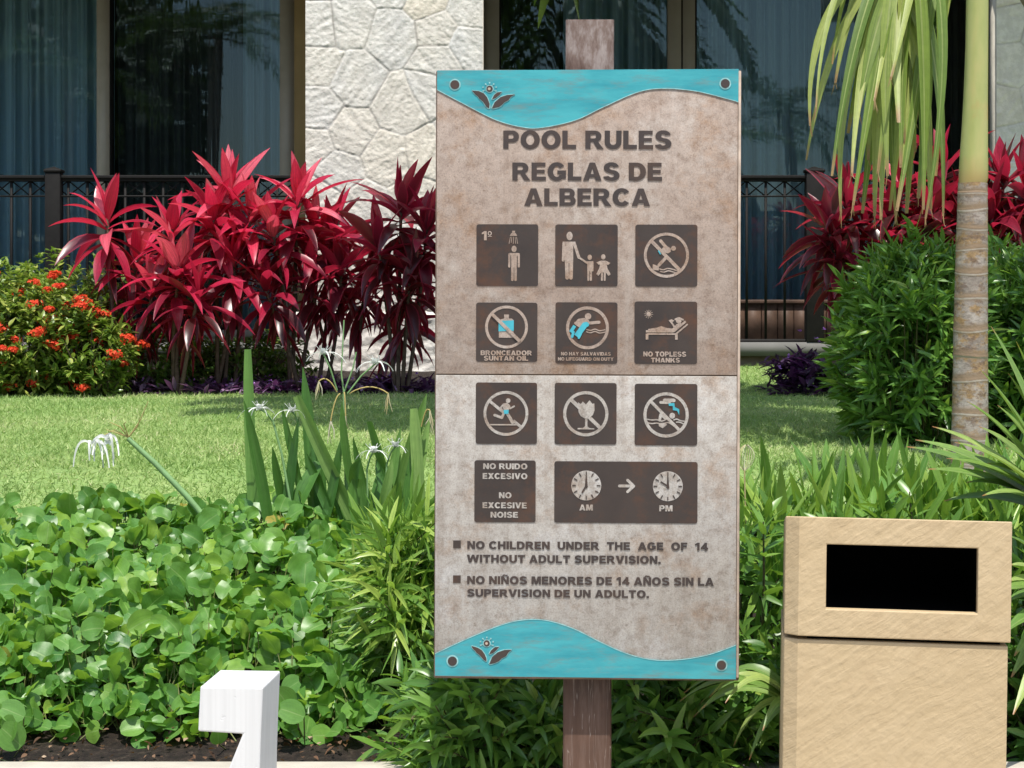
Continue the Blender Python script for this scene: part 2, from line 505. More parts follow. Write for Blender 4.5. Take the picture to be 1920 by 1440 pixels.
# ------------------------------------------------------------------ mesh helpers
class Mesh:
    """collects vertices and faces, then links ONE mesh object"""

    def __init__(s):
        s.v, s.f, s.rnd, s.lu, s.lv, s.n = [], [], [], [], [], 0

    def add(s, V, F, rnd=None, lu=None, lv=None):
        V = np.asarray(V, float).reshape(-1, 3)
        n = len(V)
        s.v.append(V)
        for store, a in ((s.rnd, rnd), (s.lu, lu), (s.lv, lv)):
            store.append(np.zeros(n) if a is None else np.broadcast_to(np.asarray(a, float), (n,)))
        F = np.asarray(F, int) + s.n
        s.f.append(F)
        s.n += n

    def box(s, x0, x1, y0, y1, z0, z1, rnd=0):
        V = [(x, y, z) for x in (x0, x1) for y in (y0, y1) for z in (z0, z1)]
        F = [(0, 1, 3, 2), (4, 6, 7, 5), (0, 4, 5, 1), (2, 3, 7, 6), (0, 2, 6, 4), (1, 5, 7, 3)]
        s.add(V, F, rnd)

    def tube(s, pts, r, sides=6, rnd=0.0, cap=True):
        pts = np.asarray(pts, float)
        k = len(pts)
        r = np.broadcast_to(np.asarray(r, float), (k,))
        T = np.gradient(pts, axis=0)
        T /= np.linalg.norm(T, axis=1, keepdims=True) + 1e-12
        ref = np.array([0, 0, 1.0]) if abs(T[0][2]) < .9 else np.array([1.0, 0, 0])
        V = []
        for i in range(k):
            A = np.cross(T[i], ref)
            A /= np.linalg.norm(A) + 1e-12
            B = np.cross(T[i], A)
            for j in range(sides):
                a = 2 * math.pi * j / sides
                V.append(pts[i] + r[i] * (math.cos(a) * A + math.sin(a) * B))
        F = []
        for i in range(k - 1):
            for j in range(sides):
                j2 = (j + 1) % sides
                F.append((i * sides + j, i * sides + j2, (i + 1) * sides + j2, (i + 1) * sides + j))
        s.add(V, F, rnd, None, np.repeat(np.linspace(0, 1, k), sides))

    def leaves(s, P, D, N, L, W, rnd, droop=0.0, fold=.2, prof=None, nseg=5, ncol=3, twist=0.0, notch=0.0, wave=0.0):
        P = np.asarray(P, float).copy()
        n = len(P)
        if n == 0:
            return
        bc = lambda a: np.broadcast_to(np.asarray(a, float), (n,))
        D = np.asarray(D, float)
        D = D / (np.linalg.norm(D, axis=1, keepdims=True) + 1e-9)
        N = np.asarray(N, float)
        L, W, droop, fold, rnd, twist = bc(L), bc(W), bc(droop), bc(fold), bc(rnd), bc(twist)
        us = np.linspace(-1, 1, ncol)
        allv = np.zeros((n, nseg + 1, ncol, 3))
        pos = P
        ph = RNG.uniform(0, 6.28, n)
        for j in range(nseg + 1):
            t = j / nseg
            N = N - (N * D).sum(1, keepdims=True) * D
            N = N / (np.linalg.norm(N, axis=1, keepdims=True) + 1e-9)
            S = np.cross(D, N)
            ca, sa = np.cos(twist * t)[:, None], np.sin(twist * t)[:, None]
            S2, N2 = S * ca + N * sa, N * ca - S * sa
            hw = (W / 2 * prof(t))[:, None]
            for c, u in enumerate(us):
                off = S2 * u * hw + N2 * (fold[:, None] * abs(u) * hw)
                if wave:
                    off = off + N2 * (u * wave * np.sin(ph + t * 9)[:, None] * hw)
                if notch and j == nseg:
                    off = off - D * (notch * (1 - abs(u)) * L)[:, None]
                allv[:, j, c] = pos + off
            D = D + (droop / nseg)[:, None] * np.array([0, 0, -1.0])
            D = D / np.linalg.norm(D, axis=1, keepdims=True)
            pos = pos + D * (L / nseg)[:, None]
        per = (nseg + 1) * ncol
        base = np.array([(j * ncol + c, j * ncol + c + 1, (j + 1) * ncol + c + 1, (j + 1) * ncol + c)
                         for j in range(nseg) for c in range(ncol - 1)])
        F = (np.arange(n)[:, None, None] * per + base[None]).reshape(-1, 4)
        lu = np.broadcast_to(us[None, None], (n, nseg + 1, ncol)).reshape(-1)
        lv = np.broadcast_to(np.linspace(0, 1, nseg + 1)[None, :, None], (n, nseg + 1, ncol)).reshape(-1)
        s.add(allv.reshape(-1, 3), F, np.repeat(rnd, per), lu, lv)

    def strip(s, pts, widths, N, rnd=.5, fold=.2, ncol=3, nres=14, lv_=None):
        """one long leaf along a path given by a few points (quadratic / polyline smoothing)"""
        pts = np.asarray([tuple(p) for p in pts], float)
        tt = np.linspace(0, 1, len(pts))
        q = np.linspace(0, 1, nres)
        if len(pts) == 3:
            b = lambda t: (1 - t) ** 2 * pts[0] + 2 * t * (1 - t) * (2 * pts[1] - .5 * (pts[0] + pts[2])) + t * t * pts[2]
            P = np.array([b(t) for t in q])
        else:
            P = np.stack([np.interp(q, tt, pts[:, k]) for k in range(3)], 1)
        Wd = np.interp(q, np.linspace(0, 1, len(widths)), widths)
        T = np.gradient(P, axis=0)
        T /= np.linalg.norm(T, axis=1, keepdims=True) + 1e-12
        N = np.asarray(tuple(N), float)
        us = np.linspace(-1, 1, ncol)
        V, lu, lv = [], [], []
        for i in range(nres):
            n = N - T[i] * (N @ T[i])
            n /= np.linalg.norm(n) + 1e-9
            S = np.cross(T[i], n)
            for u in us:
                V.append(P[i] + S * u * Wd[i] / 2 + n * fold * abs(u) * Wd[i] / 2)
                lu.append(u)
                lv.append(q[i] if lv_ is None else lv_)
        F = [(j * ncol + c, j * ncol + c + 1, (j + 1) * ncol + c + 1, (j + 1) * ncol + c) for j in range(nres - 1) for c in range(ncol - 1)]
        s.add(V, F, rnd, lu, lv)

    def build(s, name, mat, parent=None, smooth=True, loc=None):
        V = np.concatenate(s.v)
        me = bpy.data.meshes.new(name)
        quads = [f for f in s.f if f.ndim == 2 and f.shape[1] == 4]
        tris = [f for f in s.f if f.ndim == 2 and f.shape[1] == 3]
        nq, ntr = sum(len(f) for f in quads), sum(len(f) for f in tris)
        loops = np.concatenate([f.reshape(-1) for f in quads] + [f.reshape(-1) for f in tris])
        if loc is not None:
            V = V - np.asarray(tuple(loc))[None]
        me.vertices.add(len(V))
        me.vertices.foreach_set('co', V.reshape(-1))
        me.loops.add(len(loops))
        me.loops.foreach_set('vertex_index', loops.astype(np.int32))
        me.polygons.add(nq + ntr)
        starts = np.concatenate([np.arange(nq) * 4, nq * 4 + np.arange(ntr) * 3])
        me.polygons.foreach_set('loop_start', starts.astype(np.int32))
        me.update(calc_edges=True)
        me.validate()
        if smooth:
            me.polygons.foreach_set('use_smooth', np.ones(len(me.polygons), bool))
        for nm, a in (('rnd', s.rnd), ('lu', s.lu), ('lv', s.lv)):
            at = me.attributes.new(nm, 'FLOAT', 'POINT')
            at.data.foreach_set('value', np.concatenate(a).astype(np.float32))
        me.materials.append(mat)
        o = bpy.data.objects.new(name, me)
        COL.objects.link(o)
        if parent is not None:
            o.parent = parent
        if loc is not None:
            o.location = loc
        return o


def tag(o, label=None, cat=None, group=None, kind=None):
    if label:
        o['label'] = label
    if cat:
        o['category'] = cat
    if group:
        o['group'] = group
    if kind:
        o['kind'] = kind
    return o


def empty(name, loc, label, cat, group=None):
    o = bpy.data.objects.new(name, None)
    o.empty_display_size = .1
    o.location = loc
    COL.objects.link(o)
    return tag(o, label, cat, group)


def part(mesh, name, mat, root, smooth=True):
    """a part given in world coordinates, stored relative to its root's location"""
    o = mesh.build(name, mat, root, smooth)
    o.location = -Vector(root.location)
    return o


def bevelled(o, width=.004, seg=2):
    md = o.modifiers.new('bevel', 'BEVEL')
    md.width = width
    md.segments = seg
    md.limit_method = 'ANGLE'
    md.angle_limit = R(40)
    return o


def unit(a):
    a = np.asarray(a, float)
    return a / (np.linalg.norm(a, axis=-1, keepdims=True) + 1e-9)


lance = lambda t: max(0.02, math.sin(math.pi * min(1, (t * .96 + .04)) ** .8) ** .9)
slim = lambda t: max(.03, (math.sin(math.pi * (t * .9 + .1) ** .75)) ** .8)
strap = lambda t: max(.03, min(1, 1.05 * (1 - t ** 7)) * (.75 + .25 * min(1, t * 3)))


def roundp(t):
    return max(.10, math.sin(math.pi * (t * .90 + .03)) ** .55 * (1.0 - .06 * t))


# ------------------------------------------------------------------ ground
PROF = [(3.9, .14), (4.2, .18), (5.2, .46), (6, .605), (8, .665), (10, .71), (11.3, .83), (12, .84)]


def gz(Y):
    return float(np.interp(Y, [p[0] for p in PROF], [p[1] for p in PROF]))


def sheet(name, x0, x1, ys, dz, mat, rough=0.0, nx=60):
    m = Mesh()
    xs = np.linspace(x0, x1, nx)
    V = []
    for y in ys:
        for x in xs:
            V.append((x, y, gz(y) + dz + rough * noise.noise(Vector((x * 9, y * 9, 0)))))
    F = [(j * nx + i, j * nx + i + 1, (j + 1) * nx + i + 1, (j + 1) * nx + i) for j in range(len(ys) - 1) for i in range(nx - 1)]
    m.add(V, F)
    o = m.build(name, mat)
    return tag(o, kind='structure')


m = Mesh()
m.add([(-250, -250, 0), (250, -250, 0), (250, 250, 0), (-250, 250, 0)], [(0, 1, 2, 3)])
tag(m.build('pavement', M['pavement'], smooth=False), kind='structure')
m = Mesh()
m.box(-9, 9, 3.76, 3.9, 0, .176)
tag(bevelled(m.build('kerb', M['kerb'], smooth=False), .006), kind='structure')
sheet('flower_bed', -9, 9, np.linspace(3.9, 11.3, 140), 0, M['soil'], .012, 260)
sheet('lawn', -9, 9, np.concatenate([np.linspace(5.3, 9.95, 42)]), .014, M['lawn'], .004, 160)
sheet('lawn_far', .55, 9, np.concatenate([np.linspace(9.95, 11.28, 14)]), .014, M['lawn'], .004, 90)


def grass():
    m = Mesh()

    def blades(n, x0, x1, y0, y1, hmin, hmax):
        y = RNG.uniform(y0, y1, n)
        half = y * .34 + .25
        x = RNG.uniform(0, 1, n) * (np.minimum(x1, half) - np.maximum(x0, -half)) + np.maximum(x0, -half)
        z = np.interp(y, [p[0] for p in PROF], [p[1] for p in PROF]) + .012
        P = np.stack([x, y, z], 1)
        D = np.stack([RNG.normal(0, .62, n), RNG.normal(.2, .62, n), np.ones(n)], 1)
        N = RNG.normal(0, 1, (n, 3))
        N[:, 2] *= .3
        patch = np.array([noise.noise(Vector((a * 2.2, b * 1.6, 3))) for a, b in zip(x, y)])
        rnd = np.clip(.48 + .45 * patch + RNG.normal(0, .2, n), 0, 1)
        m.leaves(P, D, N, RNG.uniform(hmin, hmax, n), RNG.uniform(.0036, .0062, n), rnd, .5, .1, lambda t: 1 - t * .9, 2, 2)
    blades(78000, -9, 9, 5.35, 7.4, .014, .030)
    blades(64000, -9, 9, 7.4, 9.97, .016, .032)
    blades(11000, .55, 9, 9.97, 11.25, .022, .045)
    tag(m.build('lawn_grass', M['grass']), 'short mown green grass of the sunlit lawn behind the sign', 'grass', kind='stuff')


grass()


# ------------------------------------------------------------------ building
YW = 13.0
BX = lambda px: px2x(px, YW)
building = empty('hotel_building', (0, YW, 0), 'pale hotel ground floor with curtained glass doors behind the terrace', 'building')
m = Mesh()
m.box(-14, BX(-230), 12.96, 13.2, .985, 3.6)
m.box(BX(553), BX(905), 12.96, 13.2, .985, 3.6)
m.box(BX(1890), 14, 12.96, 13.2, .985, 3.6)
m.box(-14, 14, 12.98, 13.2, 3.6, 7.5)
part(m, 'wall', M['wall_ochre'], building, False)
m = Mesh()
m.box(-14, 14, 11.32, 12.98, .90, .982)
part(bevel_m := m, 'terrace_slab', M['slab'], building, False)
m = Mesh()
m.box(-14, 14, 11.4, 16.5, .3, .898)
m.box(-14, 14, 12.98, 16.5, .899, .96)
part(m, 'plinth_wall', M['tile'], building, False)
m = Mesh()
m.box(-14, 14, 11.25, 12.978, 3.62, 3.9)
m.box(px2x(1800, 11.2), 14, 9.85, 11.249, 3.66, 3.89)  # unseen balcony slab, added to throw shade on the right pillar
part(m, 'overhang_and_shade_slab', M['soffit'], building, False)
m = Mesh()
m.box(-14, 14, 16.4, 16.5, .96, 3.6)
m.box(-14, 14, 13.2, 16.4, 3.5, 3.6)
m.box(-14, 14, 13.2, 16.4, .96, .98)
part(m, 'room', M['room'], building, False)


def window(px0, px1, mullions, curtains):
    z0, z1 = .985, 3.58
    fr = Mesh()
    fr.box(BX(px0), BX(px1), 13.0, 13.1, z1 - .1, z1 - .001)
    fr.box(BX(px0), BX(px1), 13.0, 13.1, z0, z0 + .07)
    for a, b in mullions:
        fr.box(BX(a), BX(b), 12.985, 13.085, z0 + .07, z1 - .1)
    f = part(fr, 'window', M['frame'], building, False)
    for a, b in mullions:
        gm = Mesh()
        gm.box(BX(b), BX(b) + .012, 12.99, 13.08, z0 + .071, z1 - .101)
        gm.build('seal', M['gap'], f, False)
    edges = [m_ for m_ in mullions]
    for (a0, a1), (b0, b1) in zip(edges[:-1], edges[1:]):
        if BX(b0) - BX(a1) > .1:
            gl = Mesh()
            gl.add([(BX(a1) + .012, 13.05, z0 + .07), (BX(b0), 13.05, z0 + .07), (BX(b0), 13.05, z1 - .1), (BX(a1) + .012, 13.05, z1 - .1)], [(0, 1, 2, 3)])
            gl.build('glass', M['glass'], f, False)
    for a, b, kind in curtains:
        cm = Mesh()
        n = max(12, int((b - a) * .9))
        xs = np.linspace(BX(a), BX(b), n)
        ph = RNG.uniform(0, 6)
        V = []
        for z in (z0 + .02, (z0 + z1) / 2, z1 - .03):
            for x in xs:
                y = 13.27 + .035 * math.sin(x * 48 + ph + 1.5 * math.sin(x * 9)) + .02 * math.sin(x * 113 + z)
                V.append((x, y, z))
        F = [(j * n + i, j * n + i + 1, (j + 1) * n + i + 1, (j + 1) * n + i) for j in range(2) for i in range(n - 1)]
        cm.add(V, F)
        cm.build('curtain', M[kind], f)
    return f


window(-230, 553, [(-230, -200), (182, 206), (525, 553)],
       [(-210, 60, 'curtain'), (60, 200, 'curtain'), (205, 450, 'drape'), (445, 540, 'curtain')])
window(905, 1890, [(905, 936), (1252, 1277), (1280, 1303), (1690, 1712), (1860, 1890)],
       [(920, 1052, 'drape'), (1058, 1260, 'curtain'), (1290, 1620, 'curtain'), (1600, 1700, 'curtain'), (1705, 1880, 'drape')])


def stone_pillar(name, px0, px1, seeds, z0, z1, step, base_px=None, label=None, cut=None):
    Y = 11.2
    x0, x1 = px2x(px0, Y), px2x(px1, Y)
    S = np.array([[px2x(a, Y), EYE + (HORIZON - b) / FPX * Y] for a, b in seeds])
    nx, nz = int((x1 - x0) / step), int((z1 - z0) / step)
    xs, zs = np.linspace(x0, x1, nx), np.linspace(z0, z1, nz)
    gx, gzz = np.meshgrid(xs, zs)
    wx = np.array([[noise.noise(Vector((a * 3.5, b * 3.5, 1))) for a in xs[::4]] for b in zs[::4]])
    big = lambda A: np.repeat(np.repeat(A, 4, 0), 4, 1)[:nz, :nx]
    smooth = lambda A: sum(np.roll(np.roll(A, i, 0), j, 1) for i in (-2, 0, 2) for j in (-2, 0, 2)) / 9
    wob = smooth(smooth(big(wx)))
    qx, qz = gx + .022 * wob, gzz + .022 * np.roll(wob, 37, 1)
    d = np.sqrt((qx[..., None] - S[:, 0]) ** 2 + ((qz[..., None] - S[:, 1]) * 1.02) ** 2)
    idx = np.argsort(d, -1)
    i1, i2 = idx[..., 0], idx[..., 1]
    d1, d2 = np.take_along_axis(d, idx[..., :1], -1)[..., 0], np.take_along_axis(d, idx[..., 1:2], -1)[..., 0]
    sep = np.linalg.norm(S[i1] - S[i2], axis=-1)
    edge = (d2 ** 2 - d1 ** 2) / (2 * sep)
    tone = RNG.uniform(0, 1, len(S))
    ang = RNG.uniform(-1.2, 1.2, len(S))
    tilt = RNG.normal(0, .008, (len(S), 2))
    n1 = np.zeros((nz, nx))
    for j in range(nz):
        for i in range(nx):
            a = ang[i1[j, i]]
            x, z = xs[i], zs[j]
            u, v = x * math.cos(a) + z * math.sin(a), -x * math.sin(a) + z * math.cos(a)
            n1[j, i] = .55 * noise.noise(Vector((u * 12, v * 34, i1[j, i] * 3.7))) + .30 * noise.noise(Vector((x * 55, z * 55, 2))) + .25 * noise.noise(Vector((x * 7, z * 7, 9)))
    prof = np.clip(edge / .010, 0, 1)
    prof = prof * prof * (3 - 2 * prof)
    h = .0045 * prof + (.2 + .8 * prof) * (.0075 * n1) + (gx - S[i1, 0]) * tilt[i1, 0] + (gzz - S[i1, 1]) * tilt[i1, 1]
    joint = np.clip(1.3 - edge / .0058, 0, 1) * np.clip(.55 + .9 * np.roll(wob, 53, 0), .1, 1)
    V = np.stack([gx, Y - h, gzz], -1).reshape(-1, 3)
    a = np.arange(nx * nz).reshape(nz, nx)
    F = np.stack([a[:-1, :-1], a[:-1, 1:], a[1:, 1:], a[1:, :-1]], -1).reshape(-1, 4)
    m = Mesh()
    m.add(V, F, tone[i1].reshape(-1), joint.reshape(-1))
    o = part(m, name, M['pillar'], building)
    at = o.data.attributes.new('joint', 'FLOAT', 'POINT')
    at.data.foreach_set('value', joint.reshape(-1).astype(np.float32))
    if label:
        o['label'] = label
    core = Mesh()
    core.box(x0, x1, Y + .03, Y + (.55 if base_px else .16), .5, 3.616)
    c = core.build('pillar_core', M['grout_side'], o, False)
    if base_px:
        b = Mesh()
        bx0, bx1 = px2x(base_px[0], Y), px2x(base_px[1], Y)
        k = Mesh()
        nx2, nz2 = int((bx1 - bx0) / .012), 70
        VV = []
        zb = EYE + (HORIZON - 585) / FPX * Y
        for z in np.linspace(.6, zb, nz2):
            for x in np.linspace(bx0, bx1, nx2):
                hh = .012 * noise.noise(Vector((x * 9, z * 16, 4))) + .006 * noise.noise(Vector((x * 40, z * 40, 4)))
                VV.append((x, Y - .05 - hh + .03 * max(0, (z - zb + .03) / .03), z))
        FF = [(j * nx2 + i, j * nx2 + i + 1, (j + 1) * nx2 + i + 1, (j + 1) * nx2 + i) for j in range(nz2 - 1) for i in range(nx2 - 1)]
        k.add(VV, FF, .3)
        k.box(bx0, bx1, Y - .03, Y + .5, .6, zb - .004, .3)
        k.build('pillar_base', M['pillar'], o)


seeds = [(595, 45), (655, 38), (735, 65), (822, 60), (880, 15), (800, -5), (878, 85), (598, 125), (665, 150), (822, 118), (750, 195),
         (592, 205), (655, 248), (728, 300), (588, 275), (632, 318), (812, 165), (800, 290), (600, 375), (685, 390), (775, 375), (585, 450),
         (660, 470), (745, 460), (850, 400), (620, 560), (720, 555), (800, 530), (590, 650), (690, 640), (780, 630), (860, 560), (870, 250), (868, 330),
         (600, -40), (670, -60), (740, -30), (860, -50), (830, 700), (640, 720), (740, 720), (590, -120), (690, -140), (800, -110), (880, -130), (875, 480), (870, 640)]
stone_pillar('stone_pillar', 573, 905, seeds, .75, 3.3, .0062, (553, 907), 'sunlit pale stone pillar of large irregular pieces')
seeds2 = [(1880, -20), (1890, 40), (1905, 125), (1960, 60), (1885, 200), (1950, 190), (1900, 265), (1960, 300), (1885, 340), (1890, 430), (1950, 420), (2020, 120), (2030, 300), (1900, 540), (1980, 540), (1920, -100), (2010, -40), (2100, 200), (2100, 0), (2100, 420)]
stone_pillar('stone_pillar', 1868, 2150, seeds2, .9, 3.2, .0065, None, 'grey shaded stone pillar at the right edge')


# ------------------------------------------------------------------ railings
def railing(label, px0, px1, posts, first, step=35.6):
    Y = 11.36
    X = lambda p: px2x(p, Y)
    Z = lambda p: EYE + (HORIZON - p) / FPX * Y
    root = empty('terrace_railing', (X((px0 + px1) / 2), Y, .985), label, 'railing', 'iron railings along the terrace')
    zt, zm, zb = Z(331), Z(368), Z(640)
    m = Mesh()
    m.box(X(px0), X(px1), Y - .03, Y + .03, zt - .014, zt + .006)
    m.box(X(px0), X(px1), Y - .018, Y + .018, zt - .03, zt - .0142)
    bevelled(part(m, 'top_rail', M['iron'], root, False), .003)
    m = Mesh()
    m.box(X(px0), X(px1), Y - .008, Y + .008, zm - .005, zm + .005)
    part(m, 'middle_rail', M['iron'], root, False)
    m = Mesh()
    m.box(X(px0), X(px1), Y - .014, Y + .014, zb - .014, zb + .014)
    part(m, 'bottom_rail', M['iron'], root, False)
    p = first
    while p > px0 + step:
        p -= step
    prev = None
    br = Mesh()
    while p < px1:
        if not any(a - 8 < p < b + 8 for a, b in posts):
            m = Mesh()
            x = X(p)
            m.box(x - .007, x + .007, Y - .007, Y + .007, zb, zt - .03)
            part(m, 'baluster', M['iron'], root, False)
        x0, x1 = X(p) + .006, X(p + step) - .006
        if p + step < px1:
            for za, zc, dy in ((zm + .005, zt - .03, -.004), (zt - .03, zm + .005, .004)):
                dx = .006
                V = [(x0 - dx, Y + dy, za), (x0 + dx, Y + dy, za), (x1 + dx, Y + dy, zc), (x1 - dx, Y + dy, zc)]
                V += [(a, b + .006, c) for a, b, c in V]
                br.add(V, [(0, 1, 2, 3), (7, 6, 5, 4), (0, 4, 5, 1), (1, 5, 6, 2), (2, 6, 7, 3), (3, 7, 4, 0)])
        p += step
    part(br, 'cross_brace', M['iron'], root, False)
    for a, b in posts:
        m = Mesh()
        m.box(X(a), X(b), Y - .045, Y + .045, .983, Z(324))
        m.box(X(a) - .006, X(b) + .006, Y - .052, Y + .052, Z(324), Z(318))
        po = bevelled(part(m, 'post', M['iron'], root, False), .005)
        c = Mesh()
        c.add([(X(a), Y - .045, Z(318)), (X(b), Y - .045, Z(318)), (X(b), Y + .045, Z(318)), (X(a), Y + .045, Z(318)), (X((a + b) / 2), Y, Z(312))],
              [(0, 1, 4), (1, 2, 4), (2, 3, 4), (3, 0, 4)])
        c.build('post_cap', M['iron'], po, False)
    return root


railing('black iron terrace railing left of the pale stone pillar', -120, 556, [(87, 116)], 57)
railing('black iron terrace railing between the sign and the palm', 906, 1866, [(1510, 1543)], 1400)
# invented box standing in for the brown band behind the right railing
band_box = empty('brown_band_box', (px2x(1460, 12.3), 12.3, .985), 'added reddish brown box standing in for the brown band behind the railing', 'stand-in box')
m = Mesh()
X = lambda p: px2x(p, 12.3)
for i in range(9):
    a = 1330 + i * 30
    m.box(X(a) + .003, X(a + 30) - .003, 12.1, 12.12, .99, EYE + 50 / FPX * 12.3)
m.box(X(1331), X(1599), 12.121, 12.5, .99, EYE + 49 / FPX * 12.3)
part(m, 'body', M['brown_band'], band_box, False)
m = Mesh()
m.box(X(1326), X(1604), 12.08, 12.52, EYE + 50 / FPX * 12.3 + .001, EYE + 57 / FPX * 12.3)
bevelled(part(m, 'lid', M['brown_band'], band_box, False), .004)


# ------------------------------------------------------------------ the sign
YS = 3.6
SREF = (1098, 1270)
SX = YS / FPX


class Draw:
    """flat shapes in picture pixels on the sign's face, each with a little thickness"""

    def __init__(s, base, thick=.0012):
        s.bm = bmesh.new()
        s.base, s.th, s.k = base, thick, 0
        s.ox, s.oy, s.sc = 0, 0, 1

    def frame(s, ox, oy, sc_):
        s.ox, s.oy, s.sc = ox, oy, sc_
        return s

    def P(s, x, y):
        px, py = s.ox + x / s.sc, s.oy + y / s.sc
        return ((px - SREF[0]) * SX, (SREF[1] - py) * SX)

    def poly(s, pts, raw=False):
        s.k += 1
        fy, by = -(s.base + s.th + s.k % 40 * .000012), -s.base + .0004
        q = [s.P(*p) for p in pts]
        area = sum(q[i][0] * q[(i + 1) % len(q)][1] - q[(i + 1) % len(q)][0] * q[i][1] for i in range(len(q)))
        if area < 0:
            q.reverse()
        fr = [s.bm.verts.new((x, fy, z)) for x, z in q]
        bk = [s.bm.verts.new((x, by, z)) for x, z in q]
        try:
            f = s.bm.faces.new(fr)
            if len(fr) > 4:
                f.normal_update()
                bmesh.ops.triangulate(s.bm, faces=[f], ngon_method='EAR_CLIP')
        except ValueError:
            pass
        n = len(q)
        for i in range(n):
            s.bm.faces.new((fr[i], bk[i], bk[(i + 1) % n], fr[(i + 1) % n]))

    def rect(s, x0, y0, x1, y1):
        s.poly([(x0, y0), (x1, y0), (x1, y1), (x0, y1)])

    def rrect(s, x0, y0, x1, y1, r):
        pts = []
        for cx, cy, a0 in ((x1 - r, y0 + r, -90), (x1 - r, y1 - r, 0), (x0 + r, y1 - r, 90), (x0 + r, y0 + r, 180)):
            for i in range(6):
                a = R(a0 + 90 * i / 5)
                pts.append((cx + r * math.cos(a), cy + r * math.sin(a)))
        s.poly(pts)

    def ell(s, cx, cy, rx, ry=None, n=28, rot=0):
        ry = ry or rx
        c, sn = math.cos(R(rot)), math.sin(R(rot))
        s.poly([(cx + rx * math.cos(a) * c - ry * math.sin(a) * sn, cy + rx * math.cos(a) * sn + ry * math.sin(a) * c) for a in [2 * math.pi * i / n for i in range(n)]])

    def band(s, cx, cy, rx, ry, tx, ty, a0, a1, n=None):
        """elliptic band, degrees counted with y up"""
        n = n or max(8, int(abs(a1 - a0) / 7))
        s.k += 1
        fy, by = -(s.base + s.th + s.k % 40 * .000012), -s.base + .0004
        rows = []
        for i in range(n + 1):
            a = R(a0 + (a1 - a0) * i / n)
            o = s.P(cx + rx * math.cos(a), cy - ry * math.sin(a))
            q = s.P(cx + (rx - tx) * math.cos(a), cy - (ry - ty) * math.sin(a))
            rows.append([s.bm.verts.new((o[0], fy, o[1])), s.bm.verts.new((q[0], fy, q[1])), s.bm.verts.new((o[0], by, o[1])), s.bm.verts.new((q[0], by, q[1]))])
        for A, B in zip(rows[:-1], rows[1:]):
            s.bm.faces.new((A[1], A[0], B[0], B[1]))
            s.bm.faces.new((A[0], A[2], B[2], B[0]))
            s.bm.faces.new((A[3], A[1], B[1], B[3]))
        for e in (rows[0], rows[-1]):
            try:
                s.bm.faces.new((e[0], e[1], e[3], e[2]))
            except ValueError:
                pass

    def ring(s, cx, cy, r, t):
        s.band(cx, cy, r, r, t, t, 0, 360, 44)

    def line(s, pts, wd, round_=True):
        """a stroke along a polyline"""
        for (x0, y0), (x1, y1) in zip(pts[:-1], pts[1:]):
            L = math.hypot(x1 - x0, y1 - y0) or 1
            nx, ny = -(y1 - y0) / L * wd / 2, (x1 - x0) / L * wd / 2
            q = [(x0 + nx, y0 + ny)]
            if round_:
                b = math.atan2(ny, nx)
                q += [(x0 + wd / 2 * math.cos(b + math.pi * i / 5), y0 + wd / 2 * math.sin(b + math.pi * i / 5)) for i in range(1, 5)]
            q.append((x0 - nx, y0 - ny))
            q.append((x1 - nx, y1 - ny))
            if round_:
                b = math.atan2(-ny, -nx)
                q += [(x1 + wd / 2 * math.cos(b + math.pi * i / 5), y1 + wd / 2 * math.sin(b + math.pi * i / 5)) for i in range(1, 5)]
            q.append((x1 + nx, y1 + ny))
            s.poly(q)

    def curve(s, pts, wd, n=14):
        """smooth stroke (one strip) through points"""
        P = np.array(pts, float)
        t = np.linspace(0, 1, len(P))
        q = np.linspace(0, 1, n * (len(P) - 1) // 2 + 2)
        # Catmull-Rom
        out = []
        for u in q:
            k = min(int(u * (len(P) - 1)), len(P) - 2)
            f = u * (len(P) - 1) - k
            p0, p1, p2, p3 = P[max(k - 1, 0)], P[k], P[k + 1], P[min(k + 2, len(P) - 1)]
            out.append(.5 * ((2 * p1) + (-p0 + p2) * f + (2 * p0 - 5 * p1 + 4 * p2 - p3) * f * f + (-p0 + 3 * p1 - 3 * p2 + p3) * f ** 3))
        out = np.array(out)
        T = np.gradient(out, axis=0)
        T /= np.linalg.norm(T, axis=1, keepdims=True) + 1e-9
        Nn = np.stack([-T[:, 1], T[:, 0]], 1) * wd / 2
        s.poly([tuple(a) for a in out + Nn] + [tuple(a) for a in (out - Nn)[::-1]])

    def build(s, name, mat, parent):
        me = bpy.data.meshes.new(name)
        bmesh.ops.recalc_face_normals(s.bm, faces=[f for f in s.bm.faces])
        s.bm.to_mesh(me)
        s.bm.free()
        me.materials.append(mat)
        o = bpy.data.objects.new(name, me)
        COL.objects.link(o)
        o.parent = parent
        return o


